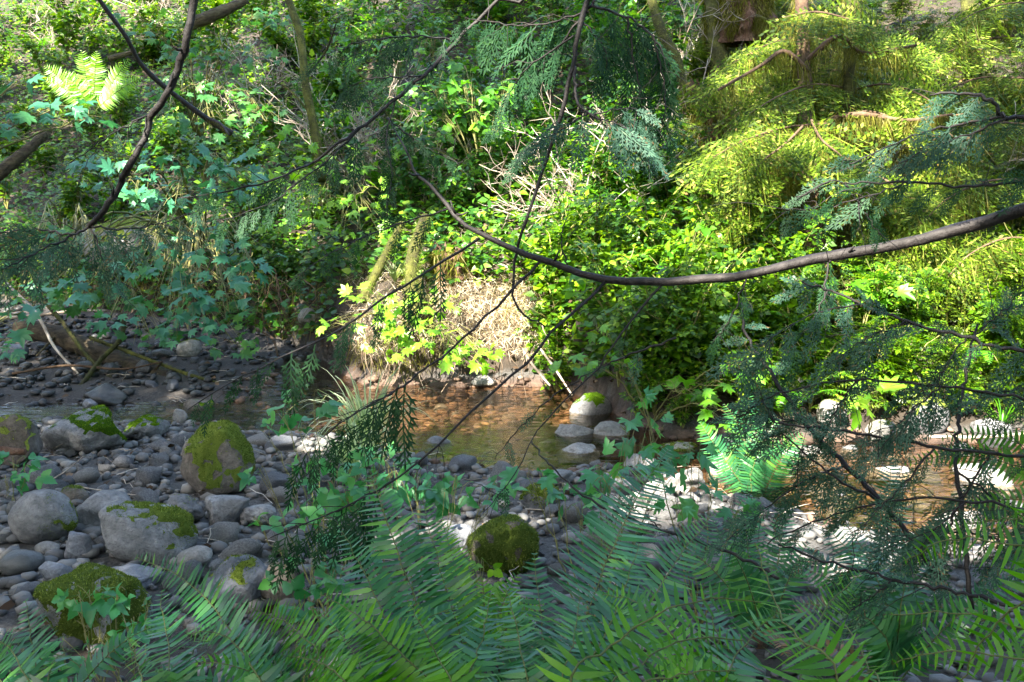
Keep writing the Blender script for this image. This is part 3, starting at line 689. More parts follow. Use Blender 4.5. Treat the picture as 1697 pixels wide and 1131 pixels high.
RING = []
def forest_ring():  # unseen forest ring, added to block low skylight
    r = np.random.default_rng(77); spots = []
    for k in range(30):
        a = 6.28*k/30+r.normal(0, .05); q = r.uniform(15, 24); x, y = q*math.sin(a), 2+q*math.cos(a)
        if y > 4 and abs(x) < .62*y+2: continue          # the view itself stays open to the hillside
        spots.append((x, y))
    for k, (x, y) in enumerate(spots):
        if k == 0:
            o = thing('conifer', 'x', 'tree'); B().tube(curve([[0, 0, -.3], [.1, 0, 5], [0, 0, 11]], 10), [.25, .05], 8).build('trunk', M_BARK, o, smooth=True)
            n = 700; h = 1.0+9.6*r.random(n)**.8; a = r.uniform(0, 6.28, n); rad = (11.5-h)*.30*np.sqrt(r.random(n))
            pos = np.stack([np.cos(a)*rad, np.sin(a)*rad, h], -1); d = unit(np.stack([np.cos(a), np.sin(a), -.45+0*a], -1)+r.normal(0, .2, (n, 3)))
            b = B(); b.many(L_COMP, pos, frames(d, unit(np.array([0, 0, 1.])+r.normal(0, .2, (n, 3)))), r.uniform(.9, 1.7, n)); b.build('crown', M_CANOPY, o); first = o
        else: o = copy_tree(first)
        o.location = (x, y, float(H(x, y))); s_ = r.uniform(.8, 1.2); o.scale = (s_*1.1, s_*1.1, s_); o.rotation_euler = (0, 0, r.uniform(0, 6.28))
        tag(o, 'dark conifer of the forest standing around the creek clearing', 'tree', 'conifers around the creek')
forest_ring()
# ------------------------------------------------------------------ logs, trunks, roots
def px_path(pts, n=24): return curve([P(*q) for q in pts], n)
def rough_tube(path, rad, sides, amp, seed, fr=6.0, cap=True):
    b = B().tube(path, rad, sides, cap); V = b.v[0]
    o = np.random.default_rng(seed).uniform(0, 40, 3)
    n = np.array([mnoise.noise(Vector(v*fr+o))+.5*mnoise.noise(Vector(v*fr*2.7+o)) for v in V])
    c = np.repeat(path, sides, 0); k = len(c)
    V[:k] = c+(V[:k]-c)*(1+amp*n[:k])[:, None]
    return b
def moss_along(parent, path, rad, count, mat, length=.05, seed=0, down=.6, name='moss', wid=.16, spread=.9):
    r = np.random.default_rng(seed); path = np.asarray(path); n = len(path)
    rad = np.interp(np.linspace(0, 1, n), np.linspace(0, 1, len(rad)), rad)
    i = r.integers(0, n-1, count); f = r.random(count)[:, None]
    c = path[i]*(1-f)+path[i+1]*f; tg = unit(path[i+1]-path[i]); d = unit(np.cross(tg, r.normal(0, 1, (count, 3))))
    pos = c+d*(rad[i]*spread)[:, None]
    if down > .9: pos[:, 2] = c[:, 2]-np.abs(pos[:, 2]-c[:, 2])*.6
    z = unit(d*(1-down)+np.array([0, 0, -1])*down+r.normal(0, .3, (count, 3))); x = unit(np.cross(z, r.normal(0, 1, (count, 3))))
    ln = length*r.uniform(.4, 1.3, count)
    sc3 = np.stack([ln*wid, ln*wid, ln], -1)
    return B().many(TUFT, pos, np.stack([x, np.cross(z, x), z], -1), sc3).build(name, mat, parent)
# fallen log
lp = px_path([(34, 542, 10.6), (110, 562, 10.3), (190, 596, 9.9), (270, 626, 9.5), (335, 646, 9.2)], 28)
o = thing('fallen_log', 'weathered fallen log lying across the shaded creek, mossy at its lower end', 'log', lp[0])
rough_tube(lp, [.10, .105, .10, .085, .05], 14, .22, 3).build('trunk', M_LOG, o, smooth=True)
moss_along(o, lp[12:], [.1, .06], 1500, M_MOSS, .03, 5, .1)
for (a, q) in (((95, 555, 10.3), (60, 590, 10.0)), ((120, 562, 10.2), (128, 590, 10.1)), ((250, 622, 9.55), (268, 600, 9.4))):
    B().tube(px_path([a, q], 5), [.02, .008], 5).build('branch_stub', M_LOG, o, smooth=True)
st = [
 ('stick', 'lichened stick leaning from the log root end down into the creek', [(62, 488, 10.4), (100, 530, 10.1), (140, 585, 9.7), (178, 622, 9.4), (222, 652, 9.0)], .022, M_MBARK, True),
 ('stick', 'forked mossy stick standing over the log into the dark water', [(205, 522, 10.1), (200, 562, 9.8), (168, 595, 9.5), (140, 632, 9.1), (108, 668, 8.7), (64, 697, 8.2)], .026, M_MBARK, True),
 ('stick', 'thin white barkless stick lying level above the log', [(0, 528, 11), (60, 523, 10.9), (120, 516, 10.8), (178, 515, 10.7)], .018, M_TWIG, False),
 ('stick', 'thin pale stick lying across the sunlit right creek shore', [(1540, 724, 6.9), (1620, 725, 6.85), (1697, 720, 6.8), (1760, 716, 6.8)], .012, M_TWIG, False),
 ('stick', 'pale dead stick slanting into the pool from the far bank', [(868, 583, 8.9), (888, 612, 8.75), (912, 640, 8.6)], .013, M_TWIG, False),
 ('stick', 'slender bare stick leaning on the bank right of the pool', [(893, 575, 8.8), (920, 612, 8.6), (948, 655, 8.3)], .011, M_TWIG, False),
 ('stick', 'curved brown stick on the damp stones below the far bank', [(425, 545, 10.4), (452, 562, 10.1), (460, 590, 9.9)], .015, M_BARK, False),
 ('stick', 'dark wet branch lying along the shaded creek edge', [(150, 560, 9.9), (230, 590, 9.6), (310, 620, 9.3), (380, 640, 9.0)], .02, M_MBARK, True),
 ('stick', 'thin brown branch fallen across the shaded gravel', [(20, 620, 9.2), (110, 606, 9.4), (200, 612, 9.3), (270, 600, 9.4)], .013, M_BARK, False),
 ('stick', 'crooked grey branch propped on the far left bank', [(10, 470, 10.8), (60, 520, 10.3), (90, 575, 9.8), (130, 620, 9.3)], .018, M_TWIG, False),
 ('rotten_log', 'brown rotten log end entering at the left picture edge', [(-60, 746, 5.9), (0, 747, 5.9), (42, 749, 5.9)], .03, M_ROT, False),
 ('dead_branch', 'thin white twig lying on the gravel below the mossy boulders', [(78, 800, 5.9), (110, 780, 5.95), (140, 755, 6.1)], .004, M_TWIG, False),
 ('dead_branch', 'straight bare twig lying across gravel behind the round boulder', [(125, 806, 5.75), (180, 815, 5.7), (235, 822, 5.65)], .004, M_TWIG, False),
 ('fallen_log', 'grey fallen log on the sunlit upper left slope', [(-20, 300, 12.0), (30, 262, 12.1), (75, 222, 12.3)], .085, M_LOG, False),
 ('fallen_log', 'sun-bleached log lying high on the slope top left of the mossy tree', [(315, 40, 14.2), (355, 25, 14.2), (410, 0, 14.3)], .10, M_LOG, False),
 ('fallen_log', 'short bleached log half sunk in leaves below the lit fern', [(180, 98, 13), (215, 88, 13), (225, 84, 13)], .04, M_LOG, False),
]
for nm, lb, pts, r0, mt, ms_ in st:
    q = px_path(pts, 16); o = thing(nm, lb, 'log' if 'log' in nm else 'stick', q[0])
    rough_tube(q, [r0, r0*.9, r0*.6], 8, .25, abs(int(pts[0][0])), 14).build('wood', mt, o, smooth=True)
    if ms_: moss_along(o, q, [r0, r0*.6], 500, M_MOSS, .03, 7, .5)
# standing trees on the far bank
def tree(name, label, pts, r0, mt, mossn, mosslen, branches=(), hang=0):
    q = px_path(pts, 30); o = thing(name, label, 'tree', q[0])
    rough_tube(q, r0, 12, .2, abs(int(pts[0][0])), 4).build('trunk', mt, o, smooth=True)
    if mossn: moss_along(o, q, r0, mossn*(2 if hang else 1), M_HANG if hang else M_MOSS, mosslen*(.7 if hang else 1), 3, .5 if not hang else .93, wid=.06 if hang else .16)
    for bp_ in branches:
        k = px_path(bp_[0], 12); br = rough_tube(k, [bp_[1], bp_[1]*.4], 6, .3, 9, 8).build('branch', mt, o, smooth=True)
        if bp_[2]: moss_along(br, k, [bp_[1], bp_[1]*.4], bp_[2]*2, M_HANG, bp_[3]*.8, 4, .96, 'moss', wid=.055, spread=1.5)
    return o
tree('mossy_tree', 'slender mossy tree standing on the slope left of centre', [(532, 300, 11.4), (527, 245, 11.5), (516, 190, 11.6), (505, 130, 11.7), (498, 60, 11.9), (478, 0, 12.1), (440, -120, 12.5), (400, -300, 13)], [.06, .05, .045, .04], M_MBARK, 2500, .05,
     [([(505, 130, 11.7), (540, 85, 11.5), (560, 30, 11.3)], .018, 0, 0), ([(516, 190, 11.6), (480, 150, 11.6), (452, 135, 11.6)], .014, 0, 0)])
tree('leaning_tree', 'thin grey tree leaning diagonally behind the dark hanging stem', [(385, 222, 10.6), (340, 195, 10.5), (270, 142, 10.2), (232, 104, 10.0), (208, 60, 9.8), (165, 0, 9.6), (90, -120, 9.3)], [.034, .026, .023, .021], M_LIMB, 0, 0,
     [([(340, 195, 10.5), (365, 205, 10.4), (380, 225, 10.3)], .02, 120, .08)])
T1 = tree('moss_hung_tree', 'dark trunk hung with long yellow moss right of centre', [(1352, 455, 9.0), (1345, 380, 9.1), (1342, 300, 9.2), (1338, 200, 9.5), (1330, 60, 10.2), (1325, -150, 10.8)], [.12, .10, .085, .07, .065], M_BARK, 5200, .32,
     [([(1342, 240, 9.3), (1280, 225, 9.1), (1210, 240, 8.9)], .03, 500, .30), ([(1340, 210, 9.4), (1420, 190, 9.3), (1500, 200, 9.2), (1580, 190, 9.1)], .035, 700, .34),
      ([(1342, 290, 9.2), (1280, 300, 9.0), (1215, 345, 8.9)], .03, 600, .34), ([(1345, 330, 9.1), (1400, 310, 9.0), (1465, 330, 8.9)], .03, 500, .34),
      ([(1340, 120, 9.5), (1300, 85, 9.45), (1260, 110, 9.4), (1190, 150, 9.3)], .03, 160, .30), ([(1338, 100, 9.5), (1390, 60, 9.4), (1430, 88, 9.4), (1520, 75, 9.3)], .03, 160, .30)], hang=1)
tree('moss_hung_tree', 'second thinner moss-hung trunk beside the dark one', [(1402, 440, 9.4), (1400, 340, 9.5), (1405, 200, 9.7), (1410, 40, 9.9), (1412, -120, 10.2)], [.07, .06, .05], M_MBARK, 2600, .28, [], hang=1)
tree('mossy_tree', 'greenish trunk at the top edge near the right corner', [(1612, 130, 11.8), (1610, 60, 11.9), (1606, 0, 12), (1600, -150, 12.4)], [.10, .09, .09], M_MBARK, 1500, .06)
tree('moss_hung_tree', 'mossy trunk at the top edge above the rotten stump', [(1192, 140, 12.2), (1186, 60, 12.3), (1180, 0, 12.4), (1170, -120, 12.8)], [.14, .12, .11], M_MBARK, 3500, .26, [([(1186, 30, 12.2), (1230, 20, 12), (1290, 40, 11.8)], .03, 400, .3)], hang=1)
tree('mossy_tree', 'crooked mossy snag with a bent limb beside the rotten stump', [(1150, 215, 11.2), (1135, 160, 11.3), (1120, 100, 11.4), (1098, 55, 11.5), (1080, 0, 11.7), (1060, -90, 12)], [.07, .06, .05], M_MBARK, 2200, .07,
     [([(1140, 170, 11.2), (1185, 185, 11.0), (1205, 200, 10.9), (1222, 190, 10.8)], .05, 500, .06)])
tree('mossy_tree', 'short mossy trunk rising from the sunlit centre bank', [(690, 520, 9.3), (682, 460, 9.4), (690, 400, 9.6), (706, 360, 9.8)], [.07, .06, .05], M_MBARK, 1800, .06)
tree('mossy_tree', 'leaning mossy stem left of the sunlit centre bank', [(600, 500, 9.5), (625, 450, 9.6), (650, 400, 9.8), (668, 370, 9.9)], [.045, .04, .03], M_MBARK, 1200, .05)
# rotten stumps and bank faces of roots
def stump(label, px, py, d, w, h, seed, mossy=1500):
    c = P(px, py, d); o = thing('rotten_stump', label, 'stump', c); r = np.random.default_rng(seed)
    a = np.linspace(0, 2*math.pi, 26, endpoint=False); V = []; rows = 9
    for k in range(rows):
        f = k/(rows-1); rr = w*(1.15-.35*f)*(1+.18*np.sin(a*5+seed)+.10*r.normal(0, 1, 26))
        zz = h*f*(1+(.22*r.normal(0, 1, 26) if k == rows-1 else 0))
        V.append(np.stack([rr*np.cos(a), rr*np.sin(a), zz-.1+0*a], -1))
    V = np.array(V); i = (np.arange(rows-1)[:, None]*26+np.arange(26)[None]); j = (np.arange(rows-1)[:, None]*26+(np.arange(26)[None]+1) % 26)
    V = V.reshape(-1, 3)+c; Q = np.stack([i, j, j+26, i+26], -1).reshape(-1, 4)
    V = np.vstack([V, c+[0, 0, h*.7]]); e = (rows-1)*26; T = np.array([[e+q, e+(q+1) % 26, len(V)-1] for q in range(26)])
    B().add(V, T, Q).build('wood', M_ROT, o)
    moss_along(o, np.array([c, c+[0, 0, h*.9]]), [w*1.15, w*.85], mossy, M_HANG, .12, seed, .8)
stump('reddish rotten stump high on the slope beside the crooked snag', 1165, 235, 11.4, .26, .7, 2, 3000)
stump('crumbling rotten stump at the top edge right of centre', 1235, 60, 12.3, .3, .6, 4, 5000)
stump('pale rotten stump on the sunlit centre bank above the pool', 745, 465, 9.9, .17, .36, 6, 1200)
def root_mass(label, pts, n, mat, seed, ln=.5, name='root_tangle', cat='roots'):
    """thin roots hanging over an undercut bank"""
    r = np.random.default_rng(seed); line = px_path(pts, 30); o = thing(name, label, cat, line[0])
    for k in range(n):
        s = line[r.integers(0, 30)]+r.normal(0, .08, 3)*[1, .6, 1]; L = ln*r.uniform(.4, 1.2)
        e = s+np.array([r.normal(0, .25)*L, -.15*L-abs(r.normal(0, .1)), -L]); m_ = (s+e)/2+np.array([r.normal(0, .08), -.12*L, .05])
        B().tube(jit(curve([s, m_, e], 9), .008), [r.uniform(.0025, .008), .0012], 4, cap=False).build('root', mat, o, smooth=True)
    return o
root_mass('tangle of pale hanging roots under the sunlit centre bank', [(600, 555, 9.25), (680, 560, 9.15), (780, 565, 9.1), (900, 565, 9.05)], 60, M_STICK, 3, .42)
root_mass('brown roots hanging under the shaded left bank', [(300, 430, 11.5), (370, 425, 11.2), (430, 440, 10.9), (500, 480, 10.4)], 40, M_BARK, 4, .6)
root_mass('golden root fringe beneath the hanging maple', [(395, 430, 10.9), (420, 440, 10.8), (445, 450, 10.7)], 16, M_STEM, 5, .45)

# dry grass and moss draped over the sunlit bank
def strands(name, label, cat, areas, mat, length, seed, parent=None, down=.75, wid=.05, lift=.02):
    r = np.random.default_rng(seed); b = B()
    for (px, py, rx, ry, n, d) in areas:
        a = r.uniform(0, 6.28, n); q = np.sqrt(r.random(n))
        pos = np.array([(ground(px+rx*qq*math.cos(aa), py+ry*qq*math.sin(aa), lift) if d is None else P(px+rx*qq*math.cos(aa), py+ry*qq*math.sin(aa), d+r.uniform(-.15, .15))) for aa, qq in zip(a, q)])
        z = unit(np.array([0, -.35, -down])+r.normal(0, .45, (n, 3))); x = unit(np.cross(z, r.normal(0, 1, (n, 3))))
        ln = length*r.uniform(.4, 1.4, n)
        b.many(TUFT, pos, np.stack([x, np.cross(z, x), z], -1), np.stack([ln*wid, ln*wid, ln], -1))
    o = b.build(name, mat, parent)
    return o
o = strands('dry_grass', None, None, [(800, 450, 110, 80, 3000, None), (770, 520, 110, 60, 2400, None), (640, 440, 70, 60, 1000, None), (870, 540, 70, 50, 1400, None), (620, 540, 60, 50, 900, None)], M_STRAW, .10, 5, down=.18, wid=.07)
tag(o, 'dry grass and root fibres, coloured pale for sunlight, draped over the sunlit centre bank', 'dry grass', kind='stuff')
o = strands('moss_curtain', None, None, [(100, 470, 150, 30, 700, None), (300, 465, 150, 35, 900, None), (480, 500, 60, 60, 600, None), (540, 440, 90, 50, 700, None), (700, 430, 60, 70, 700, None), (880, 480, 60, 50, 500, None), (420, 400, 60, 30, 300, None), (660, 580, 90, 35, 500, None), (1180, 170, 70, 90, 900, None), (1230, 320, 90, 60, 700, None), (1440, 330, 100, 80, 900, None), (1560, 300, 90, 80, 600, None), (1290, 400, 110, 50, 700, None)], M_HANG, .2, 6)
tag(o, 'yellow-green moss trailing over the bank edge and slope', 'moss', kind='stuff')

# ------------------------------------------------------------------ far-bank shrubs whose leaves can be told apart
gp = lambda px, py: ground(px, py)
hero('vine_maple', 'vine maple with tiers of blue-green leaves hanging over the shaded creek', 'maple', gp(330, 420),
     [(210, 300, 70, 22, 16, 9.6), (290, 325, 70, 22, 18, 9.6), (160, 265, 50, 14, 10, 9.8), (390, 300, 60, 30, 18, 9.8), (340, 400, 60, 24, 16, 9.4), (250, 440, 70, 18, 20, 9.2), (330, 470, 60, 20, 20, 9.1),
      (280, 500, 60, 20, 18, 9.0), (310, 545, 45, 26, 18, 8.9), (180, 530, 36, 14, 8, 8.9), (420, 440, 50, 30, 14, 9.4), (230, 405, 40, 14, 8, 9.4), (360, 260, 60, 20, 14, 10), (90, 465, 40, 16, 10, 9.3), (280, 265, 50, 18, 12, 10), (60, 430, 50, 18, 12, 9.6), (150, 470, 50, 18, 14, 9.3), (380, 520, 40, 26, 12, 9.2)], 'vine', .165, M_MAPLE_SHADE, stemr=.016)
hero('vine_maple', 'low vine maple leaves drooping over the fallen log at far left', 'maple', gp(120, 440),
     [(40, 480, 50, 16, 12, 9.4), (110, 495, 50, 16, 14, 9.3), (180, 490, 50, 18, 14, 9.3), (250, 560, 40, 20, 12, 9.0), (390, 570, 36, 22, 12, 9.2), (430, 500, 40, 30, 14, 9.4), (60, 400, 60, 24, 14, 9.8), (150, 420, 60, 20, 14, 9.7)], 'vine', .14, M_MAPLE, stemr=.012)
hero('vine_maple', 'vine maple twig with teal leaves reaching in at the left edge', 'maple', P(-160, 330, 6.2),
     [(25, 140, 34, 18, 6, 6.0), (45, 188, 50, 12, 9, 6.0), (105, 172, 40, 12, 7, 6.1), (150, 195, 30, 14, 5, 6.2), (10, 215, 30, 10, 4, 6.0)], 'vine', .12, M_MAPLE_SHADE, stemr=.009, via=.1)
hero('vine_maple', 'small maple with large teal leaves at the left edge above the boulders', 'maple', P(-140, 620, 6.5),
     [(22, 560, 36, 26, 7, 6.3), (60, 505, 50, 18, 6, 6.4), (15, 525, 26, 14, 4, 6.3)], 'vine', .13, M_MAPLE_SHADE, stemr=.008, via=.1)
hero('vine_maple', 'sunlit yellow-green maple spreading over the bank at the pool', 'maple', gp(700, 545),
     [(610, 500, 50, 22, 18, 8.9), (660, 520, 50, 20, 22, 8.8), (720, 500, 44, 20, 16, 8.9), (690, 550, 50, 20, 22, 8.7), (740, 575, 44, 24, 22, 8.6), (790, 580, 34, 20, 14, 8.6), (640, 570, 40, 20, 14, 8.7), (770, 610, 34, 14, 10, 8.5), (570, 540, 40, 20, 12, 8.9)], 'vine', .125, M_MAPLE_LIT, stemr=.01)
hero('salmonberry_shrub', 'tall sunlit salmonberry with pale leaves above the centre bank', 'shrub', gp(800, 330),
     [(720, 145, 40, 20, 12, 11.3), (770, 150, 44, 22, 14, 11.2), (840, 150, 34, 20, 12, 11.3), (790, 190, 44, 22, 14, 11.2), (730, 190, 30, 18, 8, 11.2), (830, 205, 36, 18, 12, 11.1), (860, 215, 30, 14, 8, 11.2), (770, 110, 20, 30, 6, 11.4), (700, 240, 40, 26, 10, 11.2), (800, 250, 40, 24, 10, 11.1)], 'tri', .21, M_SALMON, stemr=.012)
hero('salmonberry_shrub', 'lush green salmonberry right of the pool below the dark limb', 'shrub', gp(1130, 560),
     [(1040, 470, 44, 34, 16, 8.6), (1100, 450, 40, 34, 16, 8.6), (1150, 400, 44, 34, 16, 8.8), (1210, 390, 40, 30, 14, 8.8), (1060, 530, 44, 34, 18, 8.4), (1120, 520, 44, 34, 18, 8.4), (1170, 480, 40, 34, 16, 8.5), (1180, 550, 44, 30, 14, 8.3), (1110, 590, 50, 24, 14, 8.1), (1240, 450, 30, 34, 10, 8.7), (1010, 440, 34, 24, 8, 8.7), (960, 455, 30, 24, 8, 8.7)], 'tri', .17, M_SALMON, stemr=.011)
hero('salmonberry_shrub', 'salmonberry bush with toothed leaves above the dark limb centre right', 'shrub', gp(1160, 420),
     [(1120, 350, 50, 30, 14, 9.6), (1190, 340, 44, 30, 14, 9.6), (1060, 340, 40, 24, 10, 9.8), (1010, 320, 44, 26, 12, 10), (960, 350, 40, 24, 10, 10)], 'tri', .17, M_SALMON, stemr=.01)
hero('bigleaf_maple_sapling', 'maple sapling with a few large bright leaves under the dark limb', 'maple', gp(1420, 590),
     [(1400, 465, 40, 16, 8, 8.3), (1460, 472, 36, 16, 8, 8.2), (1440, 500, 34, 14, 7, 8.2), (1380, 490, 26, 14, 5, 8.3)], 'big', .175, M_SALMON, stemr=.008)
hero('bigleaf_maple_sapling', 'maple seedling with pale leaves in front of the sunlit creek stones', 'maple', gp(1440, 730),
     [(1450, 650, 36, 20, 7, 6.9), (1440, 670, 26, 10, 3, 6.8)], 'big', .19, M_MAPLE_LIT, stemr=.006)
hero('thimbleberry_shrub', 'thimbleberry with broad leaves where the creek bends behind the boulders', 'shrub', gp(1080, 700),
     [(1010, 600, 40, 16, 5, 7.4), (960, 600, 36, 16, 5, 7.5), (990, 545, 26, 18, 4, 7.6), (1130, 650, 50, 24, 10, 7.2), (1200, 640, 40, 24, 8, 7.2), (1240, 600, 40, 24, 8, 7.4), (1190, 690, 40, 14, 8, 7.0)], 'thim', .14, M_SALMON, stemr=.008)
hero('vine_maple', 'maple on the upper left slope with flat bright leaf tiers', 'maple', gp(330, 240),
     [(260, 60, 40, 16, 14, 12.6), (310, 85, 50, 16, 16, 12.6), (370, 95, 50, 18, 16, 12.5), (430, 95, 40, 18, 12, 12.4), (300, 150, 60, 20, 18, 12), (380, 165, 60, 22, 18, 12), (440, 200, 50, 22, 16, 11.7), (350, 215, 60, 20, 18, 11.6), (260, 195, 50, 18, 14, 11.8), (420, 30, 60, 18, 16, 12.8), (230, 25, 60, 16, 14, 13)], 'vine', .15, M_MAPLE, stemr=.013)
hero('vine_maple', 'maple with small bright leaves behind the drooping cedar left of centre', 'maple', gp(560, 330),
     [(480, 250, 44, 24, 16, 11), (540, 270, 50, 28, 18, 10.9), (470, 310, 50, 26, 18, 10.6), (540, 340, 50, 24, 18, 10.4), (600, 320, 44, 30, 16, 10.5), (620, 260, 40, 28, 14, 10.9), (500, 380, 60, 24, 18, 10.2), (600, 380, 50, 20, 12, 10.1)], 'vine', .14, M_MAPLE_LIT, stemr=.012)
hero('red_huckleberry', 'leafy shrub in the dark top centre behind cedar sprays', 'shrub', gp(660, 200),
     [(600, 60, 50, 24, 16, 12.5), (660, 90, 50, 26, 16, 12.3), (720, 60, 44, 26, 14, 12.4), (560, 110, 40, 26, 12, 12.2), (640, 150, 40, 24, 12, 12), (570, 180, 40, 24, 12, 11.8)], 'tri', .16, M_SALMON, stemr=.01)

# ------------------------------------------------------------------ understory copies
def bush_proto(name, n_stem, hgt, nleaf, L, size, mat, seed, spread=.55, stemmat=M_STEM, tilt=.35):
    r = np.random.default_rng(seed); o = thing(name, 'x', 'shrub'); fo = B(); sb = B()
    for k in range(n_stem):
        a = r.uniform(0, 6.28); e = np.array([math.cos(a)*spread*hgt*r.uniform(.3, 1), math.sin(a)*spread*hgt*r.uniform(.3, 1), hgt*r.uniform(.6, 1.1)])
        pth = curve([[0, 0, -.05], e*[.35, .35, .65], e], 10); sb.tube(jit(pth, .006), [.008, .003], 4, cap=False)
        m_ = nleaf//n_stem; i = r.uniform(2, 9, m_); j = i.astype(int); f = (i-j)[:, None]
        c = pth[j]*(1-f)+pth[np.minimum(j+1, 9)]*f
        d = unit(r.normal(0, 1, (m_, 3))*[1, 1, .25]+[0, 0, -.1]); pos = c+d*r.uniform(.02, .16, m_)[:, None]*hgt
        nn = unit(np.array([0, -tilt, .9])+r.normal(0, .3, (m_, 3)))
        fo.many(L, pos, frames(d, nn), size*r.uniform(.6, 1.2, m_))
    sb.build('stem', stemmat, o, smooth=True); fo.build('foliage', mat, o)
    return o
def fern_proto(seed, n, L, mat, width=.075, name='sword_fern'):
    r = np.random.default_rng(seed); o = thing(name, 'x', 'fern')
    for k in range(n):
        a = 6.28*k/n+r.normal(0, .2); q = L*r.uniform(.7, 1.1)
        tip = np.array([math.cos(a)*q*.8, math.sin(a)*q*.8, q*r.uniform(.15, .5)])
        frond(o, np.array([math.cos(a)*.03, math.sin(a)*.03, 0]), tip, .42, width, mat, npin=26, up=np.array([0, 0, 1.0])+.3*np.array([-math.cos(a), -math.sin(a), 0]), seed=seed*50+k, rach=.003)
    return o
def twig_proto(seed, n, L, mat=M_TWIG, name='dead_shrub', r0=.008, kids=7, upb=.9):
    r = np.random.default_rng(seed); o = thing(name, 'x', 'dead shrub')
    for k in range(n):
        b = B(); d = unit(r.normal(0, 1, 3)*[1, .7, .3]+[0, 0, upb]); e = d*L*r.uniform(.6, 1.1)
        main = jit(curve([[0, 0, -.05], e*.5+r.normal(0, .07, 3), e], 9), .012); b.tube(main, [r0, r0*.4], 4, cap=False)
        for j in range(kids):
            s = main[r.integers(2, 8)]; dd = unit(d+r.normal(0, .7, 3)); l2 = L*r.uniform(.15, .42)
            sub = jit(curve([s, s+dd*l2*.5+r.normal(0, .02, 3), s+dd*l2], 6), .008); b.tube(sub, [r0*.55, r0*.2], 3, cap=False)
            for q in range(3):
                s2 = sub[r.integers(2, 5)]; d3 = unit(dd+r.normal(0, .8, 3)); b.tube([s2, s2+d3*l2*.3+r.normal(0, .01, 3), s2+d3*l2*.5], [r0*.35, r0*.15], 3, cap=False)
        b.build('branch', mat, o, smooth=True)
    return o
def place(protos, spots, labels, group, smin=.8, smax=1.25, sink=0.0):
    """spots in photo pixels on the ground; labels one text or a list"""
    first = {}
    for k, sp in enumerate(spots):
        p_ = protos[k % len(protos)]
        if not p_.get('used'): o = p_; o['used'] = 1
        else: o = copy_tree(p_)
        g_ = ground(sp[0], sp[1]) if len(sp) < 3 else P(*sp)
        if len(sp) < 3: g_ = np.array([g_[0], g_[1], float(H(g_[0], g_[1]))])
        s = rng.uniform(smin, smax); o.location = g_-[0, 0, sink]; o.scale = (s, s, s*rng.uniform(.9, 1.1)); o.rotation_euler = (0, 0, rng.uniform(0, 6.28))
        tag(o, labels if isinstance(labels, str) else labels[k], None, group)
def grid(x0, y0, x1, y1, nx, ny, j=.45):
    out_ = []
    for a in range(ny):
        for c in range(nx): out_.append((x0+(x1-x0)*(c+.5+rng.uniform(-j, j))/nx, y0+(y1-y0)*(a+.5+rng.uniform(-j, j))/ny))
    return out_
bd = [bush_proto('understory_shrub', 7, .75, 300, L_OV2, .10, M_COVER, 20+k) for k in range(3)]
place(bd, grid(-40, -30, 560, 400, 8, 7), 'low dark-green leafy shrub on the shaded left slope', 'leafy shrubs of the left slope')
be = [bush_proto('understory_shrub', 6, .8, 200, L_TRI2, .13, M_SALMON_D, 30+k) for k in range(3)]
place(bd, grid(-60, -90, 540, 130, 9, 4), 'leafy shrub high on the upper left slope near the top edge', 'leafy shrubs along the top left', 1.0, 1.5)
place(be, grid(480, -110, 1760, 40, 12, 2), 'x', 'shrubs along the top edge', 1.1, 1.6)
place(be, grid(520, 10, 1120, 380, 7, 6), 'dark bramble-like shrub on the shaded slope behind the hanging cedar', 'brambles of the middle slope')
bf = [bush_proto('understory_shrub', 6, .7, 230, L_TRI2, .115, M_COVER, 40+k) for k in range(3)]
place(bf, grid(880, 330, 1330, 660, 6, 5), 'fresh green low shrub on the bank right of the pool', 'green shrubs of the pool bank')
place(bf, grid(1040, 600, 1290, 715, 6, 2), 'x', 'low plants at the pool bank foot', .5, .8)
bg = [bush_proto('understory_shrub', 7, .65, 260, L_COMP, .15, M_COVER_Y, 50+k) for k in range(3)]
place(bg, grid(1120, 20, 1740, 420, 7, 6), 'yellow-green feathery shrub on the upper right slope', 'shrubs of the upper right slope')
bh = [bush_proto('understory_shrub', 7, .5, 220, L_COMP, .13, M_COVER, 60+k) for k in range(2)]
place(bh, grid(1240, 430, 1740, 690, 6, 4), 'low feathery green shrub on the right creek bank', 'shrubs of the right creek bank')
bi = [bush_proto('understory_shrub', 6, .5, 200, L_OV2, .075, M_SALMON_D, 70+k) for k in range(2)]
place(bi, grid(-40, 380, 520, 490, 7, 2), 'small leafy plant along the shaded left bank edge', 'plants of the left bank edge', .6, .9)
place(bd, grid(-560, -60, -60, 400, 5, 4), 'x', 'leafy shrubs beyond the left slope', 1.0, 1.4)
place(bg, grid(1740, -60, 2260, 640, 5, 6), 'x', 'shrubs beyond the right slope', 1.0, 1.4)
fp = [fern_proto(3, 13, .95, M_FERN_G), fern_proto(4, 11, .8, M_FERN_G)]
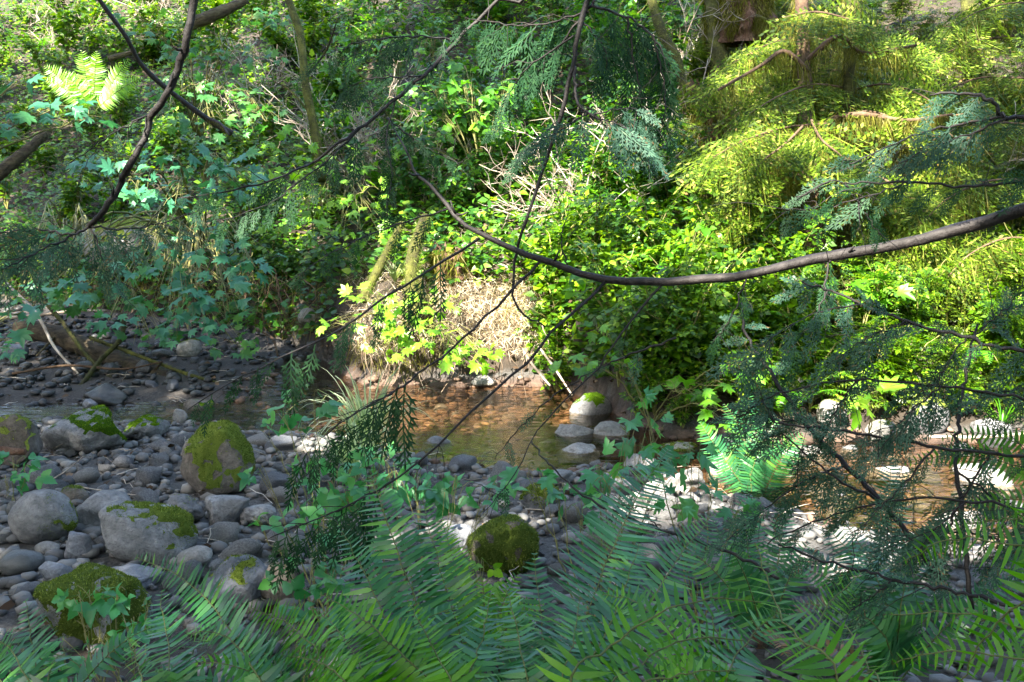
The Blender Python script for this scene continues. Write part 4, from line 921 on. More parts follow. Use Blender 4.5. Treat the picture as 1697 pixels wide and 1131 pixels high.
place(fp, [(60, 90), (300, 180), (560, 140), (900, 210), (960, 290), (1080, 330), (640, 320), (430, 340), (70, 400), (190, 370), (1330, 40), (1440, 20), (1250, 560), (1380, 600), (1620, 620), (1300, 690), (1540, 450), (820, 40), (980, 60)],
      ['sword fern on the top left slope', 'sword fern under the leaning grey tree', 'sword fern between the mossy tree and the dark cedar', 'sword fern below the blue cedar spray at centre', 'sword fern above the white dead twigs', 'sword fern on the slope above the green salmonberry',
       'sword fern behind the drooping cedar left of centre', 'sword fern above the shaded left bank', 'sword fern at the left edge over the dark bank', 'sword fern beside the mossy grey outcrop', 'sword fern at the top edge between mossy trunks', 'sword fern at the top edge near the upper right',
       'sword fern under the green salmonberry', 'sword fern below the bright maple sapling', 'sword fern on the sunny right bank', 'sword fern leaning over the creek right of the boulders', 'sword fern on the slope under the limb at right', 'sword fern at the top edge centre in shade', 'sword fern in the shade near the hanging stems'], 'sword ferns of the far slope', .8, 1.15)
# upright sunlit fern, top left
o = thing('sword_fern', 'sunlit pale fern with upright fronds on the top left slope', 'fern', gp(150, 180), None)
for (bx, by, tx, ty, d) in ((150, 170, 135, 84, 12.3), (155, 170, 160, 86, 12.3), (140, 170, 74, 110, 12.3), (150, 175, 75, 132, 12.2), (165, 170, 215, 100, 12.3), (150, 176, 110, 120, 12.2), (160, 176, 235, 130, 12.2), (145, 178, 130, 172, 12.0)):
    frond(o, P(bx, by+6, d-.55), P(tx, ty, d-.7), .12, .15, M_FERN_LIT, npin=24, up=np.array([0, -1, .3]), rach=.006)
tp_ = [twig_proto(5, 8, 1.0, r0=.011), twig_proto(6, 7, 1.3, r0=.012), twig_proto(7, 8, 1.0, r0=.011)]
place(tp_, [(600, 330), (575, 260), (640, 290), (960, 375), (1000, 360), (930, 400), (90, 90), (140, 60), (450, 150), (420, 200), (330, 60), (270, 40), (1060, 300), (1150, 260), (540, 160), (700, 340), (1640, 330), (1560, 240), (1130, 130)],
      ['pale dead twigs beside the lit maple left of centre', 'grey dead twigs right of the slender mossy tree', 'upright dead twigs behind the drooping cedar', 'bleached fan of dead twigs above the limb at centre', 'bleached dead twigs right of the fan at centre', 'pale dead twigs above the sunlit bank', 'bare grey twigs on the top left slope', 'bare arching twigs at the upper left', 'tangled bare twigs left of the mossy tree', 'bare twigs under the lit maple tiers', 'bare twigs by the bleached top log', 'bare twigs at the top edge left', 'pale twigs under the dark hanging stems', 'bleached twigs below the rotten stump', 'grey twigs between mossy tree and cedar', 'pale twigs under the tall salmonberry', 'bleached twigs at the right edge of the slope', 'bleached twigs among the hemlock boughs', 'bare twigs beside the crooked snag'], 'dead twig shrubs', .8, 1.3)

# ground cover and litter on the far slope
def on_slope(n, x0, y0, x1, y1, lift=0.0):
    px = rng.uniform(x0, x1, n); py = rng.uniform(y0, y1, n)
    q = np.array([ground(a, c, 0) for a, c in zip(px, py)]); ok = q[:, 1] > toe(q[:, 0])+.02
    q = q[ok]; q[:, 2] += lift*rng.random(len(q)); return q
b = B(); q = on_slope(6000, -160, -60, 1760, 640)
n = len(q); q[:, 2] += .03; b.many(L_SM, q, frames(unit(rnd(n)*[1, 1, .3]), unit(np.array([0, -.5, .8])+rnd(n, .35))), rng.uniform(.03, .085, n))
tag(b.build('leaf_litter', M_LITTER), 'brown fallen leaves and needles on the far slope', 'leaf litter', kind='stuff')
def cover(name, label, regs, L, mat, s0, s1, lift):
    b = B()
    for (n, x0, y0, x1, y1) in regs:
        q = on_slope(n, x0, y0, x1, y1, lift); n = len(q)
        b.many(L, q, frames(unit(rnd(n)*[1, 1, .25]+[0, -.2, 0]), unit(np.array([0, -.4, .85])+rnd(n, .3))), rng.uniform(s0, s1, n))
    tag(b.build(name, mat), label, 'ground cover', kind='stuff')
cover('undergrowth', 'dense small-leaved green ground cover on the left and middle slope', [(17000, -60, -60, 1150, 470), (5000, -560, -60, -60, 470), (11000, -60, -120, 600, 280), (3000, 500, -110, 1200, 60), (3500, 880, 380, 1350, 640)], L_OV2, M_COVER, .06, .13, .28)
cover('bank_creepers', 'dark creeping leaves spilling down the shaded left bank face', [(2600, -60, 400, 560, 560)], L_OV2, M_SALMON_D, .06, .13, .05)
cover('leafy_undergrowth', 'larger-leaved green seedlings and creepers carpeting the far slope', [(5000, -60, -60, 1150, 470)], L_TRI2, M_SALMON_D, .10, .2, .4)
cover('feathery_undergrowth', 'feathery yellow-green moss and seedlings on the right slope', [(8500, 1100, -60, 1760, 440), (3000, 1230, 440, 1760, 690), (5000, 1760, -60, 2300, 690)], L_COMP, M_COVER_Y, .07, .16, .25)

# ------------------------------------------------------------------ hemlock saplings at upper right
def hem_spray(seed):
    r = np.random.default_rng(seed); V, T = [], []
    def lens(p0, d, s, ln, w):
        k = len(V); V.extend([p0, p0+d*ln*.5+s*w, p0+d*ln, p0+d*ln*.5-s*w]); T.extend([[k, k+1, k+2], [k, k+2, k+3]])
    for i in range(13):
        t = i/13.
        for sg in (1, -1):
            p0 = np.array([0, t, -.12*t*t]); ln = (.42*(1-t)+.08)*r.uniform(.8, 1.1)*min(1, .5+2*t); d = unit(np.array([sg*.85, .55, -.08+r.normal(0, .06)])); s = np.array([-d[1], d[0], 0])
            lens(p0, d, s, ln, .006)
            m_ = max(2, int(ln/.085))
            for j in range(m_):
                q = p0+d*ln*(j+.7)/m_
                for g2 in (1, -1): lens(q, unit(d*.55+s*g2*.8+[0, 0, r.normal(0, .12)]), unit(np.cross(d, [0, 0, 1]))*.6+d*.6, .115*r.uniform(.7, 1.1), .026)
    lens(np.zeros(3), np.array([0, 1, -.05]), np.array([1, 0, 0]), 1.0, .01)
    return np.array(V), np.array(T)
HEM = [B().add(*hem_spray(k)).mesh('spray', M_HEM) for k in range(4)]
def hemlock_bough(name, label, pts, r0, n, size, group=None, cat='branch', fan=.9, meshes=HEM, out=(0, -.35, 0), drop=-.3, limbmat=M_BARK):
    q = px_path(pts, 20); o = thing(name, label, cat, q[0], group)
    B().tube(q, [r0, r0*.25], 6).build('limb', limbmat, o, smooth=True)
    moss_along(o, q, [.03, .08], 330, M_HANG, .42, abs(int(pts[0][0])), .97, 'hanging_moss', wid=.03, spread=2.2)
    for k in range(n):
        f = .12+.88*k/(n-1); i = min(18, int(f*19)); tg = unit(q[i+1]-q[i]); side = unit(np.cross(tg, [0, 0, 1]))*(1 if k % 2 else -1)
        d = unit(tg*.75+side*fan*(1 if f < .96 else .1)+np.array(out)+[0, 0, drop-.35*rng.random()]+rng.normal(0, .2, 3)); nn = unit(np.array([0, -.75, .6])+rng.normal(0, .28, 3))
        put('spray', meshes[rng.integers(len(meshes))], o, q[i], frames(d[None], nn[None])[0], size*(1.1-.4*f)*rng.uniform(.8, 1.15))
HB = [
 ('highest hemlock bough, sunlit tips arching toward the left', [(1400, 75, 10.6), (1330, 62, 10.4), (1270, 75, 10.2), (1215, 105, 10)], .75),
 ('hemlock bough second from the top with pale drooping tip', [(1400, 120, 10.4), (1310, 110, 10.1), (1240, 122, 9.9), (1185, 150, 9.7)], .7),
 ('hemlock bough leaning right under the top fern', [(1380, 90, 10.8), (1450, 70, 10.6), (1510, 80, 10.4)], .6),
 ('hemlock bough spread in the middle of the moss curtain', [(1380, 190, 9.8), (1440, 185, 9.5), (1490, 200, 9.3), (1530, 225, 9.2)], .6),
 ('lower left hemlock bough fanning above the dark trunk', [(1380, 205, 9.2), (1300, 212, 8.9), (1230, 235, 8.7), (1180, 262, 8.6)], .7),
 ('lower hemlock bough with bright tips in front of the dark trunk', [(1345, 200, 8.9), (1360, 230, 8.6), (1390, 255, 8.4), (1425, 285, 8.3)], .65),
 ('hemlock bough hanging low before the dark trunk', [(1330, 210, 8.9), (1300, 240, 8.6), (1270, 262, 8.5), (1250, 285, 8.4)], .6),
 ('feathery hemlock bough at the far upper right', [(1680, 60, 11), (1610, 70, 10.8), (1550, 100, 10.6), (1500, 140, 10.4)], .75),
 ('pale hemlock bough under the feathery upper right one', [(1700, 130, 10.5), (1620, 130, 10.3), (1560, 160, 10.1), (1520, 200, 10)], .7),
 ('hemlock bough hanging at the right edge above the limb', [(1720, 210, 9.5), (1650, 205, 9.3), (1590, 240, 9.1), (1550, 290, 9)], .65),
 ('dim hemlock bough at the right above the cedar twigs', [(1720, 300, 9), (1640, 300, 8.8), (1570, 330, 8.6), (1520, 380, 8.5)], .6),
]
HB += [
 ('hemlock bough crossing the top of the dark moss-hung trunk', [(1300, 30, 10.2), (1350, 20, 9.9), (1400, 30, 9.6), (1450, 50, 9.4)], .7),
 ('hemlock bough close under the highest one, mostly in shade', [(1420, 150, 9.9), (1350, 140, 9.6), (1290, 160, 9.3), (1240, 190, 9.1)], .7),
 ('hemlock bough drooping right of the thinner moss-hung trunk', [(1410, 150, 10), (1470, 140, 9.7), (1530, 160, 9.5), (1580, 200, 9.3)], .7),
 ('low hemlock bough right of the dark trunk near the limb', [(1400, 280, 9.3), (1450, 290, 9), (1500, 320, 8.8), (1540, 360, 8.6)], .65),
 ('hemlock bough hanging over the second trunk base', [(1420, 330, 9.2), (1460, 350, 8.9), (1490, 385, 8.7), (1510, 420, 8.6)], .6),
 ('hemlock bough left of the trunks beside the rotten stump', [(1330, 290, 9.2), (1270, 310, 8.9), (1225, 340, 8.7), (1190, 375, 8.6)], .6),
 ('hemlock bough at the right edge under the cedar fan', [(1740, 400, 8.8), (1670, 395, 8.6), (1610, 420, 8.4), (1570, 460, 8.3)], .6),
 ('hemlock bough tip peeping at the top right corner', [(1740, 10, 11.4), (1680, 5, 11.2), (1620, 20, 11), (1570, 50, 10.8)], .7)]
for lb, pts, s in HB: hemlock_bough('hemlock_branch', lb, pts, .014, 13, s, 'hemlock boughs of the upper right')

b = B(); b2 = B()
for (x0, x1, y0, y1, n) in ((-4.2, 3, 3.6, 7.2, 420), (-6, -1.6, 8, 12, 260)):
    x = rng.uniform(x0, x1, n); y = rng.uniform(y0, y1, n); z = H(x, y)+rng.uniform(.02, .07, n); q = np.stack([x, y, z], -1)
    b.many(L_OV2, q, frames(unit(rnd(n)*[1, 1, .15]), unit(np.array([0, 0, 1.])+rnd(n, .3))), rng.uniform(.03, .075, n))
    for k in range(n//3):
        d = unit(rng.normal(0, 1, 3)*[1, 1, .12]); L = rng.uniform(.08, .4); p0 = q[k]; b2.tube(jit(curve([p0, p0+d*L*.5+[0, 0, .01], p0+d*L], 6), .006), [.004, .0015], 3, cap=False)
tag(b.build('fallen_leaves', M_LITTER), 'brown fallen leaves strewn over the stones', 'leaf litter', kind='stuff')
tag(b2.build('twig_debris', M_TWIG), 'small pale twigs strewn over the gravel and creek edge', 'debris', kind='stuff')

# ------------------------------------------------------------------ grass tufts
def tuft(label, base, n, L, mat, seed, spread=.7, w=.006):
    r = np.random.default_rng(seed); o = thing('grass_tuft', label, 'grass', base)
    for k in range(n):
        a = r.uniform(0, 6.28); l = L*r.uniform(.5, 1.1); h = np.array([math.cos(a), math.sin(a), 0])*spread*l*r.uniform(.3, 1)
        t = np.linspace(0, 1, 7); c = base+np.outer(t, h)*1.0+np.outer(t*(1-.75*t*r.uniform(.6, 1.2)), [0, 0, l*1.3])
        sd = unit(np.cross(h, [0, 0, 1]))*w; ww = (1-t)[:, None]**.6
        V = np.vstack([c+sd*ww, c-sd*ww]); Q = [[i, i+1, 8+i, 7+i] for i in range(6)]
        B().add(V, None, Q).build('blade', mat, o)
tuft('pale arching grass tuft beside the pool left of centre', gp(610, 755), 150, .85, M_GRASS, 1, .75, .008)
tuft('second pale grass tuft nearer the gravel', gp(590, 800), 90, .65, M_GRASS, 2, .75, .008)
tuft('grass tuft growing on the sunlit bank left of the rotten stump', gp(655, 470), 40, .45, M_GRASS, 3)
tuft('green grass tuft on the shore at the right edge', gp(1660, 720), 40, .5, M_FERN_G, 4)
tuft('grass tuft on the bank between the maple stems', gp(590, 450), 36, .45, M_GRASS, 5)

# ------------------------------------------------------------------ foreground sword ferns (every frond a part)
def fern(label, crown, fronds, mat, group='foreground sword ferns'):
    c = P(*crown); z = float(H(c[0], c[1]))
    o = thing('sword_fern', label, 'fern', (c[0], c[1], z), group)
    B().tube([np.array([c[0], c[1], z-.05]), np.array([c[0], c[1], z+.06])], [.05, .025], 7).build('rootstock', M_BARK, o, smooth=True)
    root = np.array([c[0], c[1], z+.05])
    for f in fronds:
        tx, ty, td, bulge, w = f[:5]; m_ = f[6] if len(f) > 6 else mat; sd = f[5] if len(f) > 5 else 0
        tip = P(tx, ty, td); dirv = np.array([rng.normal(0, .02), rng.normal(0, .02), 0])
        up = unit(np.array([0, -.75, .55])+rng.normal(0, .10, 3))
        frond(o, root+dirv, tip, bulge+rng.uniform(.0, .16), w*1.3*rng.uniform(.85, 1.12), m_, side=sd+rng.normal(0, .07), up=up, rach=.004)
    for k in range(2):                                  # last year's browned fronds hanging at the crown
        a = rng.uniform(0, 6.28); frond(o, root, root+np.array([math.cos(a)*.45, math.sin(a)*.3, .05]), .25, .05, M_DEADF, npin=22, rach=.003)
    return o
def fern2(label, crown, fronds, mat, extra=5, group='foreground sword ferns', ehgt=.55):
    """fronds: (list of px points base to tip, base depth, tip depth, pinna length, material)"""
    c = P(*crown); z = float(H(c[0], c[1])); root = np.array([c[0], c[1], z+.05])
    o = thing('sword_fern', label, 'fern', (c[0], c[1], z), group)
    B().tube([root-[0, 0, .1], root+[0, 0, .01]], [.05, .025], 7).build('rootstock', M_BARK, o, smooth=True)
    for f in fronds:
        pts, d0, d1, w = f[:4]; m_ = f[4] if len(f) > 4 else mat; n = len(pts)
        ctrl = [P(q[0], q[1], d0+(d1-d0)*k/(n-1)) for k, q in enumerate(pts)]
        g = ctrl[0]*.5+root*.5
        c_ = jit(curve([root, g]+ctrl, 26), .002); L = np.linalg.norm(np.diff(c_, axis=0), axis=1).sum(); npin = int(min(70, max(24, L/(.0180 if d0 > 2 else .0150))))
        V, T = frond_geo(c_, unit(np.array([rng.normal(0, .12), -.8, .55])), w*.9, npin, L/npin*(.76 if d0 > 2 else .58), int(rng.integers(1e6)), droop=rng.uniform(.10, .28), curl=rng.uniform(.05, .2))
        fr_ = B().add(V, T).build('frond', m_, o); B().tube(c_, [.0034 if d0 > 2 else .0024, .001], 5, cap=False).build('rachis', M_RACHIS, fr_, smooth=True)
    for k in range(extra//2):                              # lower fronds deeper in the crown
        a = 6.28*k/(extra//2)+rng.normal(0, .3); L = ehgt*rng.uniform(.7, 1.1)
        frond(o, root, root+np.array([math.cos(a)*L*.8, math.sin(a)*L*.5, L*rng.uniform(.35, .8)]), .3, .075, mat, up=unit(np.array([-math.cos(a)*.3, -.5, .8])), rach=.003)
    for k in range(2):
        a = rng.uniform(0, 6.28); frond(o, root, root+np.array([math.cos(a)*.45, math.sin(a)*.3, .05]), .25, .05, M_DEADF, npin=22, rach=.003)
    return o
fern2('sword fern at the lower left with one long frond arching over the boulders', (480, 1200, 2.5),
  [([(455, 1131), (417, 1091), (360, 1015), (304, 961), (226, 924)], 2.4, 2.8, .10), ([(440, 1140), (400, 1080), (360, 1050), (310, 1050)], 2.3, 2.5, .085), ([(470, 1140), (450, 1090), (400, 1050)], 2.3, 2.6, .085)], M_FERN)
fern2('sword fern in the bottom left corner', (70, 1240, 2.7),
  [([(61, 1140), (52, 1060), (43, 996)], 2.5, 2.7, .10), ([(50, 1140), (20, 1080), (-20, 1050)], 2.4, 2.6, .09), ([(75, 1140), (95, 1090), (125, 1075)], 2.4, 2.6, .08)], M_FERN, 4)
fern2('sword fern with two upright blue-green fronds at the bottom left', (290, 1240, 2.6),
  [([(285, 1140), (278, 1060), (265, 980)], 2.4, 2.7, .10), ([(240, 1140), (228, 1100), (210, 1056)], 2.3, 2.5, .085), ([(300, 1140), (320, 1080), (345, 1050)], 2.4, 2.6, .085)], M_FERN, 4)
fern2('large sword fern at bottom centre with tall upright fronds', (740, 1250, 2.7),
  [([(727, 1125), (692, 1010), (650, 890), (612, 780)], 2.6, 3.0, .14), ([(785, 1131), (765, 1060), (728, 940), (698, 826)], 2.6, 2.95, .13), ([(682, 1126), (645, 1040), (602, 945), (566, 880)], 2.5, 2.8, .125),
   ([(720, 1140), (640, 1060), (580, 1010), (530, 985)], 2.4, 2.6, .10, M_FERN_G), ([(770, 1140), (800, 1050), (815, 980)], 2.4, 2.6, .10), ([(750, 1140), (715, 1070), (680, 1000)], 2.3, 2.5, .10, M_FERN_G)], M_FERN, 6)
fern2('sword fern with a frond arching left over the pointed brown stone', (600, 1230, 2.5),
  [([(560, 1131), (520, 1075), (470, 1030), (404, 1004)], 2.3, 2.7, .10, M_FERN_G), ([(605, 1131), (578, 1070), (530, 1010)], 2.3, 2.6, .10), ([(580, 1140), (530, 1100), (470, 1085)], 2.2, 2.4, .09)], M_FERN_G, 4)
fern2('tall sword fern right of centre whose longest frond reaches the pale boulders', (940, 1260, 2.6),
  [([(945, 1120), (975, 1009), (1023, 892), (1066, 805), (1108, 745)], 2.5, 3.2, .16), ([(905, 1131), (899, 1048), (884, 918)], 2.5, 2.8, .10), ([(875, 1131), (858, 1050), (838, 968)], 2.4, 2.7, .09),
   ([(960, 1131), (1010, 1040), (1040, 960), (1060, 900)], 2.5, 2.8, .11), ([(985, 1131), (1060, 1030), (1120, 930), (1185, 850)], 2.5, 3.0, .12), ([(930, 1131), (950, 1060), (962, 985)], 2.4, 2.6, .10)], M_FERN, 6)
fern2('close bright fern with a frond curling upward at the bottom right of centre', (1440, 1380, 1.5),
  [([(1392, 1140), (1310, 1044), (1282, 987), (1250, 902)], 1.4, 1.6, .10, M_FERN_G), ([(1330, 1180), (1340, 1080), (1375, 1000), (1430, 950)], 1.5, 1.8, .09), ([(1460, 1180), (1440, 1100), (1400, 1030)], 1.5, 1.7, .085)], M_FERN_G, 0)
fern2('close light-green fern arching across the bottom right of centre', (985, 1420, 1.4),
  [([(945, 1150), (1000, 1080), (1084, 1022), (1170, 992), (1262, 1000)], 1.35, 1.5, .075, M_FERN_G), ([(1000, 1180), (1060, 1100), (1140, 1060), (1230, 1060)], 1.35, 1.5, .07, M_FERN_G), ([(1040, 1180), (1120, 1120), (1220, 1110)], 1.3, 1.4, .065, M_FERN_G)], M_FERN_G, 0)
fern2('close fern filling the bottom right corner', (1800, 1340, 1.6),
  [([(1770, 1090), (1677, 1039), (1570, 1014), (1478, 1022)], 1.5, 1.7, .08, M_FERN_G), ([(1760, 960), (1660, 900), (1570, 895), (1498, 930)], 1.7, 1.9, .09), ([(1790, 960), (1690, 1000), (1630, 1060), (1590, 1131)], 1.3, 1.4, .09, M_FERN_G),
   ([(1750, 1140), (1660, 1090), (1560, 1080), (1480, 1100)], 1.5, 1.6, .075, M_FERN_G), ([(1740, 880), (1680, 860), (1600, 870)], 1.7, 1.9, .08)], M_FERN_G, 0)
fern2('blue-green fern with an upright frond before the sunlit creek on the right', (1485, 1130, 3.3),
  [([(1482, 1020), (1478, 880), (1474, 742)], 3.1, 3.6, .12), ([(1470, 1020), (1420, 930), (1360, 862)], 3.1, 3.4, .12), ([(1476, 1020), (1440, 930), (1405, 872)], 3.0, 3.3, .12), ([(1495, 1020), (1530, 920), (1570, 855)], 3.1, 3.4, .11), ([(1465, 1040), (1390, 970), (1310, 930)], 3.0, 3.2, .11), ([(1490, 1030), (1500, 960), (1512, 900)], 3.0, 3.1, .11), ([(1470, 1060), (1410, 1010), (1330, 1000)], 2.9, 3.0, .10)], M_FERN, 6)
fern2('fern reaching in level from the right edge above the creek', (1850, 960, 3.1),
  [([(1780, 820), (1680, 770), (1580, 755), (1496, 768)], 3.0, 3.2, .10, M_FERN_G), ([(1780, 790), (1700, 740), (1620, 720), (1560, 728)], 3.1, 3.3, .09), ([(1790, 860), (1700, 830), (1600, 835)], 2.9, 3.0, .09, M_FERN_G)], M_FERN_G, 3)
fern2('fern at the bottom between the tall fern and the close bright fern', (1180, 1280, 2.3),
  [([(1160, 1140), (1120, 1060), (1060, 1000), (1000, 985)], 2.2, 2.5, .10, M_FERN_G), ([(1180, 1140), (1190, 1060), (1165, 980)], 2.2, 2.4, .10), ([(1200, 1140), (1240, 1060), (1300, 1010)], 2.2, 2.4, .10), ([(1170, 1150), (1120, 1100), (1050, 1080)], 2.1, 2.2, .09, M_FERN_G)], M_FERN, 4)
fern('small fern low behind the blue-grey block at centre', (790, 1090, 3.5),
     [(730, 860, 4.0, .1, .06, 0, M_FERN_LIT), (800, 960, 3.6, .05, .06), (860, 950, 3.6, .08, .06), (900, 1000, 3.4, .1, .06), (760, 990, 3.4, .05, .06)], M_FERN_G)
fern('feathery fern at the right below the creek bend', (1260, 1010, 3.9),
     [(1180, 860, 4.2, .08, .08), (1240, 800, 4.3, .05, .09), (1300, 840, 4.2, .06, .085), (1120, 900, 4.0, .1, .08), (1340, 900, 4.0, .1, .08), (1210, 910, 3.8, .04, .08)], M_FERN)
fern('fern drooping over the right bank above the sunlit stones', (1250, 790, 6.2),
     [(1160, 700, 6.3, .2, .10), (1200, 670, 6.4, .16, .10), (1290, 690, 6.2, .15, .10), (1330, 720, 6.1, .2, .10), (1240, 650, 6.5, .1, .1)], M_FERN, group=None)

for wx_, wy_, lb in ((2.6, 2.9, 'sword fern beyond the right edge on the near bank'), (3.3, 3.6, 'second sword fern beyond the right edge'), (-2.3, 2.7, 'sword fern beyond the left edge on the near bank'), (-3.0, 3.4, 'second sword fern beyond the left edge'), (1.9, 1.9, 'sword fern low beyond the bottom right corner')):
    o = copy_tree(fp[0]); o.location = (wx_, wy_, float(H(wx_, wy_))); o.rotation_euler = (0, 0, wx_*3); tag(o, lb, 'fern', 'sword ferns beside the view')
q = np.array([[3.05, 2.95, float(H(3.05, 2.95))-.2], [3.0, 2.9, 2.5], [3.1, 2.8, 5.5], [3.0, 2.6, 9.5]]); o = thing('creekside_tree', 'grey trunk beyond the right edge that carries the long limb', 'tree', q[0])
rough_tube(curve(q, 30), [.17, .14, .12, .07], 14, .12, 5, 5).build('trunk', M_BARK, o, smooth=True)

# ------------------------------------------------------------------ foreground leafy plants
def fg(name, label, basepx, clusters, kind, size, mat=M_FORE, tilt=.6, sr=.004):
    c = P(*basepx); base = np.array([c[0], c[1], float(H(c[0], c[1]))])
    return hero(name, label, 'plant', base, clusters, kind, size, mat, None, tilt, .7, sr, M_STEM, dz=.1, via=.05)
fg('salmonberry_shoot', 'young shoot with three-part leaves over the red gravel left of centre', (540, 900, 4.6), [(470, 685, 30, 18, 4, 4.9), (520, 670, 24, 14, 3, 4.9), (450, 720, 20, 14, 2, 4.8), (500, 700, 24, 10, 2, 4.8)], 'tri', .13)
fg('salmonberry_shoot', 'leafy shoot beside the hanging cedar sprays over grey gravel', (540, 1000, 4.0), [(440, 790, 24, 14, 3, 4.3), (480, 770, 20, 14, 2, 4.3), (420, 860, 20, 12, 2, 4.1), (560, 760, 30, 14, 4, 4.3), (640, 745, 34, 14, 4, 4.4)], 'tri', .12)
fg('thimbleberry_shoot', 'blue-green leafy shoots crowding in front of the pool', (700, 1000, 3.9), [(620, 790, 50, 18, 9, 4.2), (690, 790, 50, 18, 9, 4.2), (560, 815, 40, 18, 7, 4.1), (760, 805, 50, 18, 9, 4.2), (520, 850, 34, 18, 6, 4.0), (560, 870, 34, 18, 5, 3.9), (640, 765, 40, 12, 6, 4.2), (820, 815, 40, 14, 7, 4.15), (600, 900, 40, 20, 6, 3.8)], 'tri', .125)
fg('thimbleberry_shoot', 'broad-leaved shoot in front of the pale water-edge boulders', (980, 1040, 3.8), [(880, 790, 34, 14, 5, 4.1), (920, 810, 34, 14, 5, 4.1), (1000, 770, 36, 16, 6, 4.1), (1070, 740, 34, 16, 5, 4.2), (1050, 700, 30, 14, 4, 4.3), (1090, 690, 26, 12, 3, 4.3), (1010, 810, 34, 14, 5, 4.0), (1100, 780, 34, 16, 5, 4.1), (960, 840, 30, 14, 4, 4.0)], 'thim', .095)
fg('vine_maple_shoot', 'teal maple shoot right of the pale boulders', (1160, 1020, 4.0), [(1060, 660, 24, 12, 3, 4.4), (1140, 740, 30, 16, 4, 4.3), (1180, 820, 34, 16, 5, 4.1), (1220, 850, 34, 16, 5, 4.0), (1120, 830, 30, 14, 4, 4.0)], 'big', .12)
fg('maple_seedling', 'maple seedling spreading star-shaped leaves over the mossy front boulder', (165, 1110, 3.3), [(160, 985, 55, 10, 9, 3.5), (130, 995, 34, 8, 4, 3.45), (200, 990, 30, 8, 4, 3.45)], 'tri', .105, tilt=.35)
fg('salmonberry_shoot', 'leafy seedlings at the foot of the mossy front boulder', (230, 1200, 2.9), [(170, 1060, 34, 18, 5, 3.1), (220, 1030, 34, 18, 6, 3.15), (245, 1010, 24, 12, 3, 3.2), (180, 1090, 34, 16, 5, 3.0), (100, 1090, 30, 16, 4, 3.0), (30, 1080, 34, 16, 4, 3.0)], 'tri', .085)
fg('salmonberry_shoot', 'small leafy weed at the left edge below the mossy upright boulder', (25, 830, 5.4), [(20, 770, 30, 10, 5, 5.5), (45, 785, 24, 8, 4, 5.5), (10, 800, 20, 8, 3, 5.4)], 'tri', .12)
fg('thimbleberry_shoot', 'soft green leaves between the left and centre ferns', (520, 1150, 3.0), [(490, 960, 34, 20, 5, 3.3), (530, 1010, 34, 18, 6, 3.2), (560, 960, 30, 18, 5, 3.3), (480, 1010, 30, 16, 4, 3.2), (520, 930, 30, 14, 4, 3.4), (550, 1060, 34, 18, 5, 3.0)], 'tri', .105)
fg('salmonberry_shoot', 'bright sunlit leaves low beside the egg-shaped mossy boulder', (800, 1090, 3.7), [(790, 960, 26, 14, 5, 4.0), (770, 990, 26, 12, 4, 3.9), (800, 930, 20, 10, 3, 4.0), (840, 1000, 26, 12, 4, 3.8)], 'tri', .09, M_MAPLE_LIT)
fg('thimbleberry_shoot', 'leafy seedlings under the fern fronds at bottom centre', (860, 1200, 2.9), [(840, 1080, 34, 18, 6, 3.1), (800, 1050, 30, 14, 5, 3.2), (900, 1095, 30, 16, 5, 3.0), (780, 1100, 30, 14, 5, 3.0), (830, 1120, 34, 10, 5, 2.9)], 'tri', .085)

# ------------------------------------------------------------------ cedar sprays and the dark limbs in front
def cedar_spray(seed, nb=8):
    r = np.random.default_rng(seed); V, T = [], []
    def lens(p0, d, s, ln, w, bend=0):
        k = len(V); V.extend([p0-s*w*.4, p0+s*w*.4, p0+d*ln*.6+s*w+[0, 0, bend*.3], p0+d*ln+[0, 0, bend], p0+d*ln*.6-s*w+[0, 0, bend*.3]])
        T.extend([[k, k+1, k+2], [k, k+2, k+4], [k+4, k+2, k+3]])
    ax = lambda t: np.array([.05*math.sin(3*t+seed), t, -.10*t*t])
    for i in range(nb):
        t = .06+.9*i/nb
        for sg in (1, -1):
            p0 = ax(t+(.05 if sg > 0 else 0)); ln = (.36*(1-t)**.7+.08)*r.uniform(.65, 1.1)*min(1, .6+1.6*t)
            d = unit(np.array([sg*r.uniform(.5, .75), .8, r.normal(-.05, .10)])); s_ = np.array([-d[1], d[0], 0])
            lens(p0, d, s_, ln, .017, -.05*ln)
            m_ = max(1, int(ln/.10))
            for j in range(m_):
                q = p0+d*ln*(j+.6)/(m_+.3)
                for g2 in (1, -1):
                    d2 = unit(d*.85+s_*g2*.6+[0, 0, r.normal(0, .08)]); lens(q, d2, np.array([-d2[1], d2[0], 0]), .115*r.uniform(.7, 1.15)*(1-.35*j/m_), .014)
    for t in np.linspace(0, .9, 6): lens(ax(t), unit(ax(t+.18)-ax(t)), np.array([1., 0, 0]), .19, .017)
    return np.array(V), np.array(T)
